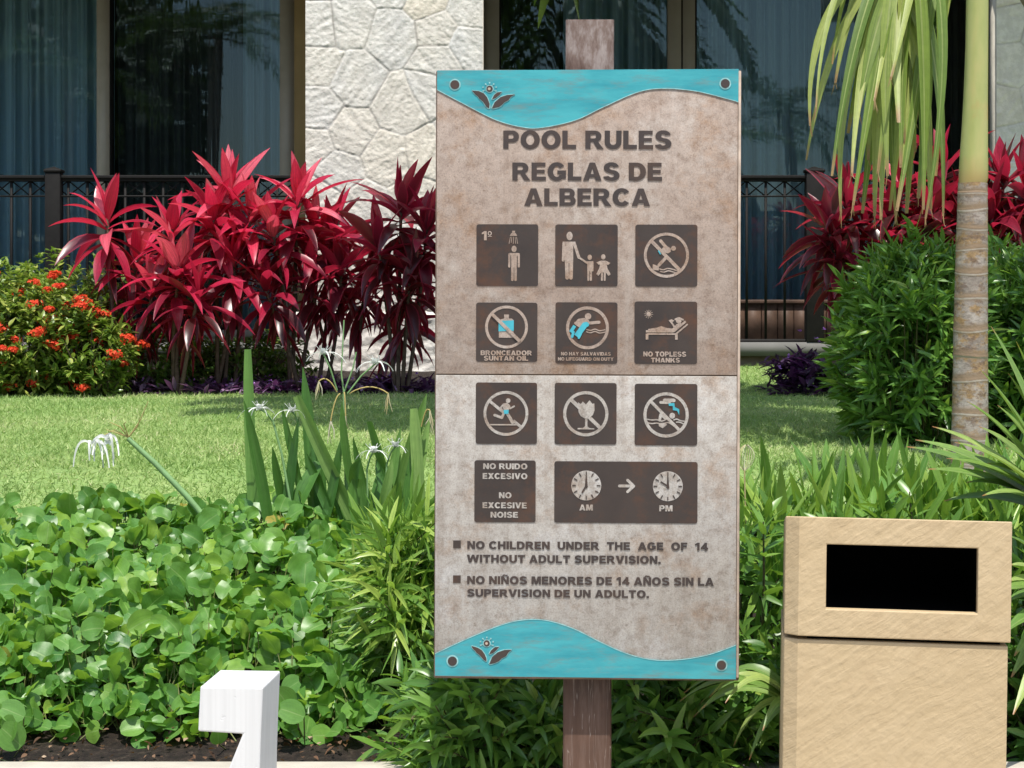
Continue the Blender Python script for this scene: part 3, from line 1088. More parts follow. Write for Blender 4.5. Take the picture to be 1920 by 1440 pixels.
def glyph(d, ch):
    """heavy grotesque capitals drawn from bars, wedges and bands; returns the advance. Coordinates: y up, cap height 1"""
    r = lambda x0, y0, x1, y1: ('p', [(x0, y0), (x1, y0), (x1, y1), (x0, y1)])
    p = lambda *q: ('p', list(q))
    a = lambda *q: ('a', q)
    mir = lambda w_, q: [(w_ - x, y) for x, y in q]
    s = .27
    G = {
        'A': (.94, [p((0, 0), (.29, 0), (.47, .70), (.47, 1), (.33, 1)), p((.94, 0), (.65, 0), (.47, .70), (.47, 1), (.61, 1)), r(.24, .17, .70, .36)]),
        'B': (.84, [r(0, 0, s, 1), r(.2, .8, .5, 1), r(.2, .42, .5, .6), a(.5, .71, .29, .29, .25, .2, -90, 90), r(.2, 0, .52, .2), r(.2, .4, .52, .58), a(.52, .29, .32, .29, .26, .2, -90, 90)]),
        'C': (.90, [a(.47, .5, .47, .52, .28, .22, 38, 322)]),
        'D': (.88, [r(0, 0, s, 1), r(.2, .79, .42, 1), r(.2, 0, .42, .21), a(.42, .5, .46, .5, .28, .21, -90, 90)]),
        'E': (.74, [r(0, 0, s, 1), r(.2, .79, .71, 1), r(.2, .41, .67, .60), r(.2, 0, .74, .21)]),
        'F': (.70, [r(0, 0, s, 1), r(.2, .79, .70, 1), r(.2, .40, .64, .60)]),
        'G': (.95, [a(.47, .5, .47, .52, .28, .22, 38, 325), r(.5, .36, .94, .56), r(.70, .10, .94, .46)]),
        'H': (.86, [r(0, 0, s, 1), r(.59, 0, .86, 1), r(.2, .40, .66, .61)]),
        'I': (.28, [r(0, 0, .28, 1)]),
        'K': (.92, [r(0, 0, s, 1), p((.24, .36), (.56, 1), (.90, 1), (.44, .34)), p((.34, .60), (.56, .72), (.94, 0), (.62, 0))]),
        'L': (.70, [r(0, 0, s, 1), r(.2, 0, .70, .22)]),
        'M': (1.04, [r(0, 0, .25, 1), r(.79, 0, 1.04, 1), p((.05, 1), (.37, 1), (.62, 0), (.42, 0)), p((.99, 1), (.67, 1), (.42, 0), (.62, 0))]),
        'N': (.86, [r(0, 0, .26, 1), r(.60, 0, .86, 1), p((0, 1), (.27, 1), (.86, 0), (.59, 0))]),
        'O': (.98, [a(.49, .5, .49, .52, .28, .22, 0, 360)]),
        'P': (.80, [r(0, 0, s, 1), r(.2, .8, .46, 1), r(.2, .35, .46, .55), a(.46, .675, .34, .325, .27, .2, -90, 90)]),
        'R': (.90, [r(0, 0, s, 1), r(.2, .8, .48, 1), r(.2, .38, .48, .57), a(.48, .69, .34, .31, .27, .2, -90, 90), p((.36, .46), (.60, .46), (.92, 0), (.61, 0))]),
        'S': (.84, [a(.42, .715, .39, .305, .28, .2, 14, 270), a(.42, .285, .42, .305, .28, .2, -166, 90)]),
        'T': (.80, [r(0, .78, .80, 1), r(.265, 0, .535, .85)]),
        'U': (.86, [r(0, .4, s, 1), r(.59, .4, .86, 1), a(.43, .4, .43, .42, .27, .22, 180, 360)]),
        'V': (.94, [p((0, 1), (.30, 1), (.47, .34), (.47, 0), (.33, 0)), p((.94, 1), (.64, 1), (.47, .34), (.47, 0), (.61, 0))]),
        'W': (1.34, [p((0, 1), (.27, 1), (.48, 0), (.21, 0)), p((.21, 0), (.48, 0), (.79, 1), (.55, 1)), p((.55, 1), (.79, 1), (1.13, 0), (.86, 0)), p((.86, 0), (1.13, 0), (1.34, 1), (1.07, 1))]),
        'X': (.92, [p((0, 0), (.33, 0), (.90, 1), (.58, 1)), p((.02, 1), (.34, 1), (.92, 0), (.59, 0))]),
        'Y': (.92, [p((0, 1), (.31, 1), (.60, .46), (.46, .33), (.34, .40)), p((.92, 1), (.61, 1), (.32, .46), (.46, .33), (.58, .40)), r(.325, 0, .595, .44)]),
        '1': (.54, [r(.24, 0, .50, 1), p((0, .64), (0, .82), (.27, 1), (.30, .74))]),
        '4': (.80, [r(0, .18, .80, .38), r(.42, 0, .68, 1), p((0, .34), (.26, .34), (.46, .68), (.46, 1))]),
        'º': (.42, [a(.2, .76, .21, .25, .1, .1, 0, 360), r(.0, .38, .42, .45)]),
        '.': (.27, [r(0, 0, .27, .25)]),
        ' ': (.30, []),
    }
    G['Ñ'] = (.86, G['N'][1] + [p((.14, 1.07), (.22, 1.20), (.36, 1.23), (.52, 1.17), (.64, 1.20), (.72, 1.16), (.64, 1.06), (.50, 1.04), (.34, 1.09), (.22, 1.05))])
    return G[ch]


def lettering(text, x0, x1, yt, yb, base, mat, parent, thick=.0011, gap=.085):
    adv, items = 0, []
    for ch in text:
        w_, sh = glyph(None, ch)
        items.append((adv, sh))
        adv += w_ + gap
    adv -= gap
    sx, sy = (x1 - x0) / adv, yb - yt
    d = Draw(base, thick)
    for ox, sh in items:
        for kind, q in sh:
            if kind == 'p':
                d.poly([(x0 + (ox + x) * sx, yb - y * sy) for x, y in q])
            else:
                cx, cy, rx, ry, tx, ty, a0, a1 = q
                d.band(x0 + (ox + cx) * sx, yb - cy * sy, rx * sx, ry * sy, tx * sx, ty * sy, a0, a1)
    return d.build('lettering', mat, parent)


def pool_sign():
    root = empty('pool_rules_sign', (px2x(SREF[0], YS), YS, EYE + (HORIZON - SREF[1]) / FPX * YS),
                 'tall tan stone rules board with turquoise waves on a brown wooden post', 'sign')
    root.rotation_euler = (0, R(.22), R(-1.6))
    LX = lambda px: (px - SREF[0]) * SX
    LZ = lambda py: (SREF[1] - py) * SX

    def box_part(name, x0, x1, y0, y1, z0, z1, mat, bev=.002, parent=root):
        m = Mesh()
        m.box(x0, x1, y0, y1, z0, z1)
        return bevelled(m.build(name, mat, parent, False), bev)
    # post: behind the board, reaching the paving
    m = Mesh()
    zz = np.linspace(-(EYE + (HORIZON - SREF[1]) / FPX * YS), LZ(29), 40)
    V = []
    xa, xb = LX(1056), LX(1148)
    for z in zz:
        wv = .0012 * noise.noise(Vector((0, 0, z * 9)))
        for x, y in ((xa + .004, .046), (xa, .05), (xa, .135), (xb, .135), (xb, .05), (xb - .004, .046)):
            V.append((x + wv, y, z))
    n = len(zz)
    F = [(j * 6 + i, j * 6 + (i + 1) % 6, (j + 1) * 6 + (i + 1) % 6, (j + 1) * 6 + i) for j in range(n - 1) for i in range(6)]
    b = (n - 1) * 6
    m.add(V, F)
    m.add([V[b], V[b + 1], V[b + 2], V[b + 3], V[b + 4], V[b + 5]], [(0, 1, 2, 3), (0, 3, 4, 5)])
    m.build('post', M['post_wood'], root, False)
    box_part('backing_frame', LX(812.5), LX(1385), .004, .045, LZ(1275), LZ(131.5), M['sign_frame'], .003)
    box_part('edge_trim', LX(1379.5), LX(1384.5), -.002, .0039, LZ(1268), LZ(133), M['sign_rim'], .0012)
    up = box_part('upper_panel', LX(815), LX(1379), 0, .0038, LZ(702.2), LZ(131), M['stone_up'], .0012)
    lo = box_part('lower_panel', LX(814.5), LX(1379), 0, .0038, LZ(1270.5), LZ(704.3), M['stone_low'], .0012)
    # turquoise waves
    C1, C4 = (800, 120, 3.2), (800, 980, 3.13)
    topw = [(48, 155), (120, 192), (200, 235), (300, 288), (400, 335), (500, 368), (560, 379), (620, 384), (680, 382), (780, 367), (880, 337), (960, 300), (1050, 257), (1150, 209), (1250, 170), (1330, 153), (1400, 147), (1500, 150), (1600, 163), (1700, 184), (1800, 212), (1854, 228)]
    botw = [(48, 776), (120, 744), (220, 694), (320, 650), (420, 610), (500, 585), (560, 574), (630, 570), (700, 575), (780, 592), (860, 622), (940, 660), (1020, 700), (1100, 738), (1180, 768), (1260, 790), (1330, 801), (1400, 804), (1480, 799), (1560, 789), (1650, 769), (1740, 742), (1812, 711)]

    def wave(fr, edge, close, leaf_l, leaf_r, leaf_m, flower, rivets, scale):
        d = Draw(0.0, .0012).frame(*fr)
        d.poly(edge + close)
        wv = d.build('wave_band', M['turquoise'], root)
        d = Draw(.0012, .0006).frame(*fr)
        d.curve(edge[::2] + [edge[-1]], 4.5, 20)
        d.build('wave_edge', M['pale_edge'], wv)
        e = Draw(.0012, .0009).frame(*fr)
        g = Draw(.0012, .0015).frame(*fr)
        for lf in (leaf_l, leaf_r, leaf_m):
            e.curve(lf + [lf[0]], 7, 6)
            g.poly(lf)
        fx, fy, fr_ = flower
        e.ring(fx, fy, fr_ + 5, 6)
        g.ell(fx, fy, fr_)
        for k in range(-3, 4):
            a = R(-90 + k * 37)
            e.ell(fx + math.cos(a) * fr_ * 2.15, fy + math.sin(a) * fr_ * 1.9, 5, n=10)
            if k % 2:
                e.line([(fx + math.cos(a) * fr_ * 1.45, fy + math.sin(a) * fr_ * 1.35), (fx + math.cos(a) * fr_ * 1.9, fy + math.sin(a) * fr_ * 1.7)], 3)
        em = g.build('flower_emblem', M['plate_deep'], wv)
        e.build('emblem_outline', M['pale_edge'], em) if False else e.build('emblem_outline', M['pale_edge'], wv)
        s_ = Draw(.0027, .0004).frame(*fr)
        s_.ell(fx - 2, fy, fr_ * .45, n=10)
        s_.build('emblem_center', M['sign_rim'], wv)
        for rx, ry in rivets:
            q = Draw(.0012, .001).frame(*fr)
            q.ring(rx, ry, 35, 8)
            rr = q.build('rivet_ring', M['pale_edge'], wv)
            q = Draw(.0012, .0018).frame(*fr)
            q.ell(rx, ry, 27, n=32)
            q.build('rivet', M['plate_deep'], wv)
        return wv
    wave(C1, topw, [(1856, 30), (48, 39)],
         [(258, 160), (300, 164), (330, 178), (350, 202), (364, 240), (363, 268), (345, 258), (328, 232), (318, 222), (302, 208), (294, 196), (278, 184)],
         [(515, 184), (470, 187), (430, 200), (395, 230), (378, 268), (420, 260), (440, 246), (452, 232), (478, 218), (490, 200)],
         [(438, 168), (412, 171), (392, 186), (378, 214), (402, 204), (422, 188)], (364, 150, 19), [(155, 125), (1775, 118)], 1)
    wave(C4, botw, [(1812, 911), (48, 905)],
         [(262, 728), (298, 738), (322, 752), (340, 776), (350, 800), (350, 818), (334, 808), (318, 790), (306, 778), (292, 768), (284, 756), (270, 744)],
         [(498, 748), (456, 750), (416, 764), (384, 792), (366, 834), (398, 828), (424, 816), (442, 798), (466, 786), (478, 766)],
         [(424, 732), (400, 734), (378, 752), (366, 776), (390, 768), (408, 752)], (352, 712, 18), [(150, 818), (1727, 828)], 1)
    # headings and rules
    for tx, x0, x1, yt, yb in (('POOL RULES', 939.7, 1254.7, 245, 279), ('REGLAS DE', 957, 1237.5, 305, 338.5), ('ALBERCA', 979.7, 1215, 353.4, 386)):
        lettering(tx, x0, x1, yt, yb, 0, M['plate_deep'], up)
    for tx, x0, x1, yt, yb in (('NO CHILDREN  UNDER  THE  AGE  OF  14', 875, 1326, 1016, 1030.5), ('WITHOUT ADULT SUPERVISION.', 874.5, 1237.7, 1041.5, 1056),
                               ('NO NIÑOS MENORES DE 14 AÑOS SIN LA', 875, 1337, 1081.5, 1096.5), ('SUPERVISION DE UN ADULTO.', 875, 1216, 1106, 1120.3)):
        lettering(tx, x0, x1, yt, yb, 0, M['plate_deep'], lo)
    for y in (1015, 1080.6):
        d = Draw(0, .0011)
        d.rect(848.5, y, 862.8, y + 14.2)
        d.build('bullet_square', M['plate'], lo)

    # pictogram plates
    def plate(x0, y0, x1, y1, label, lines, panel, stone, draw, teal=None, after=None, fr=None):
        d = Draw(0, .0011)
        d.rrect(x0, y0, x1, y1, 4.5)
        p = d.build('pictogram_plate', M['plate'], root)
        p['label'] = label
        if draw:
            d = Draw(.0011, .0008).frame(*fr)
            draw(d)
            d.build('pictogram', stone, p)
        if teal:
            d = Draw(.0022, .0006).frame(*fr)
            teal(d)
            d.build('turquoise_inlay', M['teal_inlay'], p)
        if after:
            d = Draw(.0029, .0007).frame(*fr)
            after(d)
            d.build('overlay', M['plate'] if 'clock' in label else stone, p)
        for tx, a, b, c, e in lines:
            lettering(tx, a, b, c, e, .0011, stone, p, .0008)
        return p
    C2, C3 = (870, 400, 4.174), (870, 690, 4.174)
    U, Lw = M['stone_up'], M['stone_low']

    def man(d, cx, top, sc_, arms=True):
        d.ell(cx, top + 26 * sc_, 20 * sc_, 25 * sc_)
        d.poly([(cx - 34 * sc_, top + 58 * sc_), (cx + 34 * sc_, top + 58 * sc_), (cx + 22 * sc_, top + 90 * sc_), (cx + 21 * sc_, top + 172 * sc_), (cx - 21 * sc_, top + 172 * sc_), (cx - 22 * sc_, top + 90 * sc_)])
        for sg in (-1, 1):
            d.line([(cx + sg * 12 * sc_, top + 170 * sc_), (cx + sg * 12.5 * sc_, top + 268 * sc_)], 20 * sc_)
            if arms:
                d.line([(cx + sg * 37 * sc_, top + 68 * sc_), (cx + sg * 37 * sc_, top + 164 * sc_)], 17 * sc_)

    def shower(d):
        man(d, 379, 254, 1.0)
        d.rect(363, 138, 386, 156)
        d.poly([(358, 156), (390, 156), (404, 178), (344, 178)])
        for k, (a, b) in enumerate(((350, 340), (361, 356), (374, 373), (387, 391), (398, 406))):
            d.line([(a, 186), (b, 238 if k != 1 else 230)], 4.5)
    plate(890, 421, 1006, 537, 'plate with a figure under a shower head', [('1º', 900, 919, 434, 451)], up, U, shower, None, None, C2)

    def family(d):
        d.ell(813, 178, 24, 34)
        d.poly([(758, 222), (860, 222), (842, 260), (842, 388), (776, 388), (776, 260)])
        d.line([(768, 235), (764, 368)], 22)
        d.line([(792, 385), (795, 505)], 29)
        d.line([(827, 385), (825, 505)], 29)
        d.line([(850, 234), (886, 345)], 23)
        d.line([(886, 345), (950, 388)], 15)
        d.ell(971, 344, 17, 21)
        d.poly([(946, 376), (1000, 374), (1000, 392), (988, 396), (988, 452), (952, 452), (952, 400)])
        d.line([(994, 382), (994, 448)], 14)
        d.line([(961, 448), (961, 522)], 16)
        d.line([(981, 448), (981, 522)], 16)
        d.ell(1077, 341, 17, 21)
        d.poly([(1022, 384), (1060, 370), (1096, 370), (1133, 388), (1116, 404), (1104, 400), (1110, 430), (1136, 476), (1118, 490), (1098, 462), (1060, 462), (1040, 490), (1022, 476), (1046, 430), (1052, 400), (1040, 402)])
        d.line([(1067, 455), (1067, 522)], 15)
        d.line([(1089, 455), (1089, 522)], 15)
    plate(1038, 421, 1155, 537, 'plate with an adult leading two children', [], up, U, family, None, None, C2)

    def diver(d):
        d.ring(1570, 326, 176, 22)
        d.line([(1455, 218), (1672, 440)], 27, False)
        d.ell(1625, 272, 19, 19)
        d.line([(1524, 214), (1568, 266), (1590, 286)], 24)
        d.poly([(1545, 262), (1580, 256), (1606, 276), (1604, 300), (1582, 312), (1552, 306), (1530, 286)])
        d.line([(1560, 352), (1512, 404)], 25)
        d.poly([(1464, 396), (1512, 414), (1510, 446), (1462, 440)])
        d.curve([(1514, 432), (1545, 440), (1580, 430), (1620, 436), (1660, 450)], 9)
        d.curve([(1520, 452), (1550, 458), (1585, 448), (1620, 456), (1650, 466)], 9)
    plate(1188, 421, 1304, 537, 'plate with a struck out diver', [], up, U, diver, lambda d: d.poly([(1503, 292), (1512, 288), (1528, 318), (1520, 322)]), None, C2)

    def oil(d):
        d.ring(322, 892, 168, 22)
        d.rect(303, 794, 341, 812)
        d.poly([(306, 812), (338, 812), (342, 826), (364, 826), (378, 838), (378, 976), (262, 976), (262, 850), (276, 832), (302, 826)])
    plate(890, 568, 1005, 679, 'plate with a struck out bottle of tanning oil', [('BRONCEADOR', 898.7, 995, 657.8, 666.8), ('SUNTAN OIL', 904.7, 988, 667.9, 676.8)], up, U, oil,
          lambda d: d.poly([(260, 845), (379, 840), (379, 922), (260, 926)]), lambda d: d.line([(208, 790), (428, 1004)], 26, False), C2)

    def guard(d):
        d.ring(956, 896, 168, 24)
        d.ell(960, 806, 25, 25)
        d.poly([(884, 826), (930, 818), (968, 838), (972, 866), (940, 880), (900, 872), (874, 862)])
        d.line([(886, 838), (866, 862)], 22)
        d.line([(862, 860), (916, 896)], 22)
        d.line([(975, 858), (1046, 852)], 24)
        d.curve([(946, 908), (980, 916), (1015, 906), (1050, 918), (1096, 910)], 9)
        d.curve([(946, 926), (980, 934), (1015, 924), (1050, 936), (1096, 928)], 9)

    def guard_teal(d):
        d.line([(940, 866), (870, 962)], 44, False)
        d.ell(944, 870, 24, 20)
        d.line([(856, 880), (824, 930)], 26, False)
        d.line([(846, 930), (836, 966)], 20)
        d.line([(904, 942), (888, 974)], 18)
    plate(1039, 567, 1155, 682, 'plate with a lifeguard carrying a turquoise swimmer', [('NO HAY SALVAVIDAS', 1049.7, 1142.6, 660.2, 666.6), ('NO LIFEGUARD ON DUTY', 1044, 1148, 670, 676.3)], up, U, guard, guard_teal, None, C2)

    def lounger(d):
        d.ell(1433, 787, 17, 17)
        for k in range(12):
            a = R(k * 30 + 5)
            d.line([(1433 + 20 * math.cos(a), 787 + 20 * math.sin(a)), (1433 + 33 * math.cos(a), 787 + 33 * math.sin(a))], 4)
        d.line([(1412, 922), (1628, 922), (1722, 842)], 17, False)
        d.line([(1420, 942), (1646, 942), (1738, 864)], 12, False)
        d.rect(1411, 940, 1432, 986)
        d.rect(1640, 940, 1660, 986)
        d.poly([(1428, 904), (1500, 892), (1530, 880), (1580, 896), (1620, 898), (1650, 866), (1680, 852), (1692, 862), (1640, 914), (1430, 912)])
        d.line([(1640, 896), (1612, 852), (1600, 838)], 14)
        d.poly([(1588, 836), (1612, 826), (1634, 838), (1612, 852)])
        d.ell(1668, 838, 22, 20)
        d.curve([(1636, 830), (1668, 818), (1706, 832)], 13)
        d.ell(1668, 820, 17, 10)
    plate(1187, 565, 1304, 682, 'plate with a sunbather lying under a small sun', [('NO TOPLESS', 1203.7, 1283.7, 658.7, 668), ('THANKS', 1218, 1272, 670.2, 679)], up, U, lounger, None, None, C2)

    def runner(d):
        d.ring(320, 358, 176, 22)
        d.ell(337, 258, 18, 18)
        d.poly([(296, 282), (330, 274), (352, 296), (340, 340), (306, 346), (298, 318)])
        d.line([(300, 290), (278, 316), (290, 332)], 15)
        d.line([(345, 296), (352, 320), (384, 302)], 13)
        d.line([(306, 352), (288, 392), (232, 372)], 21)
        d.line([(326, 352), (352, 392), (372, 430)], 24)
        d.rect(196, 442, 412, 452)
        d.line([(192, 262), (300, 350)], 22, False)
        d.line([(378, 414), (436, 462)], 22, False)
    plate(890, 718, 1005, 833, 'plate with a struck out runner', [], lo, Lw, runner, lambda d: d.poly([(302, 332), (342, 330), (340, 362), (306, 362)]), None, C3)

    def glass_(d):
        d.ring(945, 358, 177, 24)
        d.line([(832, 250), (1060, 470)], 28, False)
        d.poly([(884, 268), (906, 282), (922, 262), (946, 286), (974, 252), (996, 280), (1012, 276), (1014, 330), (1000, 368), (968, 392), (958, 398), (958, 455), (975, 470), (1012, 472), (1012, 480), (882, 480), (882, 470), (925, 468), (940, 455), (940, 396), (906, 376), (888, 344)])
    plate(1038, 718, 1154, 833, 'plate with a struck out broken drinking glass', [], lo, Lw, glass_, None, None, C3)

    def storm(d):
        d.ring(1572, 364, 177, 24)
        d.line([(1456, 262), (1680, 486)], 24, False)
        d.ell(1620, 370, 22, 23)
        d.line([(1560, 250), (1632, 250)], 28)
        d.line([(1530, 266), (1600, 268)], 22)
        d.curve([(1424, 398), (1460, 404), (1500, 402), (1540, 412), (1580, 396), (1600, 404)], 9)
        d.curve([(1424, 424), (1460, 432), (1500, 428), (1540, 434), (1590, 424), (1640, 456)], 9)
        d.curve([(1630, 404), (1655, 396), (1685, 408), (1716, 412)], 9)
        d.curve([(1650, 420), (1680, 420), (1712, 436)], 9)
        d.line([(1530, 362), (1522, 405)], 22)
        d.line([(1530, 360), (1570, 394)], 20)
        d.poly([(1514, 428), (1566, 424), (1580, 440), (1546, 468), (1516, 452)])
    plate(1188, 719, 1305, 834, 'plate with a struck out swimmer under lightning', [], lo, Lw, storm, lambda d: d.poly([(1590, 274), (1636, 270), (1640, 302), (1674, 318), (1674, 364), (1658, 330), (1624, 326), (1624, 294), (1594, 292)]), None, C3)
    plate(888, 864, 1003, 980, 'plate asking for no excessive noise', [('NO RUIDO', 904.3, 987.3, 869.7, 880.5), ('EXCESIVO', 903.5, 987.4, 888, 899), ('NO', 934.2, 957.7, 924, 935),
          ('EXCESIVE', 903.5, 986.4, 942.8, 953.8), ('NOISE', 918.6, 970, 960.7, 971.5)], lo, Lw, None)

    p = plate(1038, 865, 1306, 980, 'wide plate with two clock faces and an arrow', [('AM', 1085, 1110.3, 946, 957), ('PM', 1234.6, 1259.3, 946.4, 957.6)], lo, Lw, None)
    for cx, cy, hr, lb in ((951, 919, 210, 'clock face showing seven'), (1588, 921, 302, 'clock face showing ten')):
        d = Draw(.0011, .0008).frame(*C3)
        d.ell(cx, cy, 117, 117, 48)
        cf = d.build('clock_face', Lw, p)
        cf['label'] = lb
        d = Draw(.0022, .0007).frame(*C3)
        for k in range(12):
            a = R(k * 30)
            d.line([(cx + 82 * math.sin(a), cy - 82 * math.cos(a)), (cx + 110 * math.sin(a), cy - 110 * math.cos(a))], 8, False)
        d.poly([(cx - 4, cy - 88), (cx + 3, cy - 88), (cx + 10, cy), (cx - 10, cy)])
        a = R(hr)
        d.line([(cx, cy), (cx + 66 * math.sin(a), cy - 66 * math.cos(a))], 13, False)
        d.ell(cx, cy + 8, 12, 12, 16)
        d.build('clock_marks', M['plate'], p)
    d = Draw(.0011, .0008).frame(*C3)
    d.line([(1210, 921), (1318, 921)], 22)
    d.line([(1274, 876), (1322, 921), (1274, 966)], 22)
    d.build('arrow', Lw, p)
    return root


pool_sign()


# ------------------------------------------------------------------ litter bin
def litter_bin():
    Y = 3.4
    S_ = Y / FPX
    x0, x1 = px2x(1489, Y), px2x(1878, Y)
    zt, zl, zg = EYE + (HORIZON - 968) * S_, EYE + (HORIZON - 1192) * S_, EYE + (HORIZON - 1199) * S_
    root = empty('litter_bin', (x0, Y, 0), 'sand coloured raked stucco litter bin with a dark slot opening', 'litter bin')
    root.rotation_euler = (0, R(.75), R(-7.6))
    W, D = x1 - x0, .38
    ox0, ox1 = (1540 - 1489) * S_, (1817 - 1489) * S_
    oz0, oz1 = EYE + (HORIZON - 1140) * S_, EYE + (HORIZON - 1019) * S_

    def obj(bm, name, mat, parent=root, bev=.006):
        me = bpy.data.meshes.new(name)
        bmesh.ops.recalc_face_normals(bm, faces=bm.faces[:])
        bm.to_mesh(me)
        bm.free()
        me.materials.append(mat)
        o = bpy.data.objects.new(name, me)
        COL.objects.link(o)
        o.parent = parent
        if bev:
            bevelled(o, bev, 3)
        return o
    # lid: a hollow hood with a real slot
    bm = bmesh.new()
    CH, CD = .024, .020
    nx, nz = [0, ox0, ox1, W], [zl, oz0, oz1, zt]
    fv = [[bm.verts.new((x, 0, z)) for x in nx] for z in nz]
    for j in range(3):
        for i in range(3):
            if (i, j) != (1, 1):
                bm.faces.new((fv[j][i], fv[j][i + 1], fv[j + 1][i + 1], fv[j + 1][i]))
    drop = .045
    bk = [bm.verts.new((x, D, z)) for x, z in ((-CH, zl), (W, zl), (W, zt - drop), (-CH, zt - drop))]
    ch = [bm.verts.new((-CH, CD, z)) for z in (zl, zt - .002)]
    bm.faces.new((ch[0], ch[1], bk[3], bk[0]))
    bm.faces.new((fv[0][0], *[fv[j][0] for j in (1, 2, 3)], ch[1], ch[0]))
    bm.faces.new((fv[0][3], bk[1], bk[2], *[fv[j][3] for j in (3, 2, 1)]))
    bm.faces.new((*fv[3], bk[2], bk[3], ch[1]))
    bm.faces.new((*fv[0], bk[1], bk[0], ch[0]))
    bm.faces.new((bk[0], bk[1], bk[2], bk[3]))
    inn = [bm.verts.new((x, .022, z)) for x, z in ((ox0, oz0), (ox1, oz0), (ox1, oz1), (ox0, oz1))]
    out = [fv[1][1], fv[1][2], fv[2][2], fv[2][1]]
    for i in range(4):
        bm.faces.new((out[i], out[(i + 1) % 4], inn[(i + 1) % 4], inn[i]))
    lid = obj(bm, 'lid', M['stucco'], bev=.0022)
    m = Mesh()
    a, b, c, d, y0, y1 = ox0 - .012, ox1 + .012, oz0 - .012, oz1 + .012, .0225, D - .05
    V = [(a, y0, c), (b, y0, c), (b, y0, d), (a, y0, d), (a, y1, c), (b, y1, c), (b, y1, d), (a, y1, d)]
    m.add(V, [(4, 5, 6, 7), (0, 1, 5, 4), (3, 7, 6, 2), (0, 4, 7, 3), (1, 2, 6, 5)])
    m.build('slot_liner', M['liner'], lid, False)
    bm = bmesh.new()
    o_ = [(0, .006), (W - .004, .006), (W - .004, D - .006), (-CH - .003, D - .006), (-CH - .003, .045), (-CH, CD + .004)]
    lo_, hi_ = [bm.verts.new((x, y, 0)) for x, y in o_], [bm.verts.new((x, y, zg)) for x, y in o_]
    bm.faces.new(lo_)
    bm.faces.new(hi_)
    for k in range(6):
        bm.faces.new((lo_[k], lo_[(k + 1) % 6], hi_[(k + 1) % 6], hi_[k]))
    obj(bm, 'body', M['stucco'], bev=.0022)
    bm = bmesh.new()
    r = bmesh.ops.create_cube(bm, size=1)
    for v in r['verts']:
        v.co = (.016 + (v.co.x + .5) * (W - .032), .02 + (v.co.y + .5) * (D - .04), zg + .0005 + (v.co.z + .5) * (zl - zg - .001))
    obj(bm, 'seam_shade', M['liner'], bev=0)  # black block stands for the shadow in the gap under the lid


litter_bin()


# ------------------------------------------------------------------ white timber bracket
def white_bracket():
    Y = 2.9
    root = empty('white_bracket_post', (px2x(430, Y), Y, 0), 'white painted wooden bracket post with an overhanging square head', 'post')
    out = [(375, 1287), (493, 1289), (489, 1376.5), (487, 1440), (480, 1990), (300, 1990), (380, 1560), (429, 1440), (455, 1376.5), (371, 1371.5)]
    m = Mesh()
    n = len(out)
    bm = bmesh.new()
    base = Vector(root.location)
    f, b = [], []
    for x, y in out:
        p = pt(x, y, Y) - base
        f.append(bm.verts.new(p))
        b.append(bm.verts.new(p + Vector((.012, .12, .004))))
    for v in f + b:
        if v.co.z < .05:
            v.co.z = 0
    bm.faces.new(f)
    bm.faces.new(b[::-1])
    for i in range(n):
        bm.faces.new((f[i], b[i], b[(i + 1) % n], f[(i + 1) % n]))
    bmesh.ops.recalc_face_normals(bm, faces=bm.faces[:])
    me = bpy.data.meshes.new('bracket')
    bm.to_mesh(me)
    bm.free()
    me.materials.append(M['white'])
    o = bpy.data.objects.new('bracket', me)
    COL.objects.link(o)
    o.parent = root
    bevelled(o, .0028, 3)


white_bracket()


# ------------------------------------------------------------------ plants
def up_normals(D):
    """leaf upper side: as upright as the direction allows"""
    N = np.zeros_like(D)
    N[:, 2] = 1
    N += RNG.normal(0, .25, D.shape)
    return N


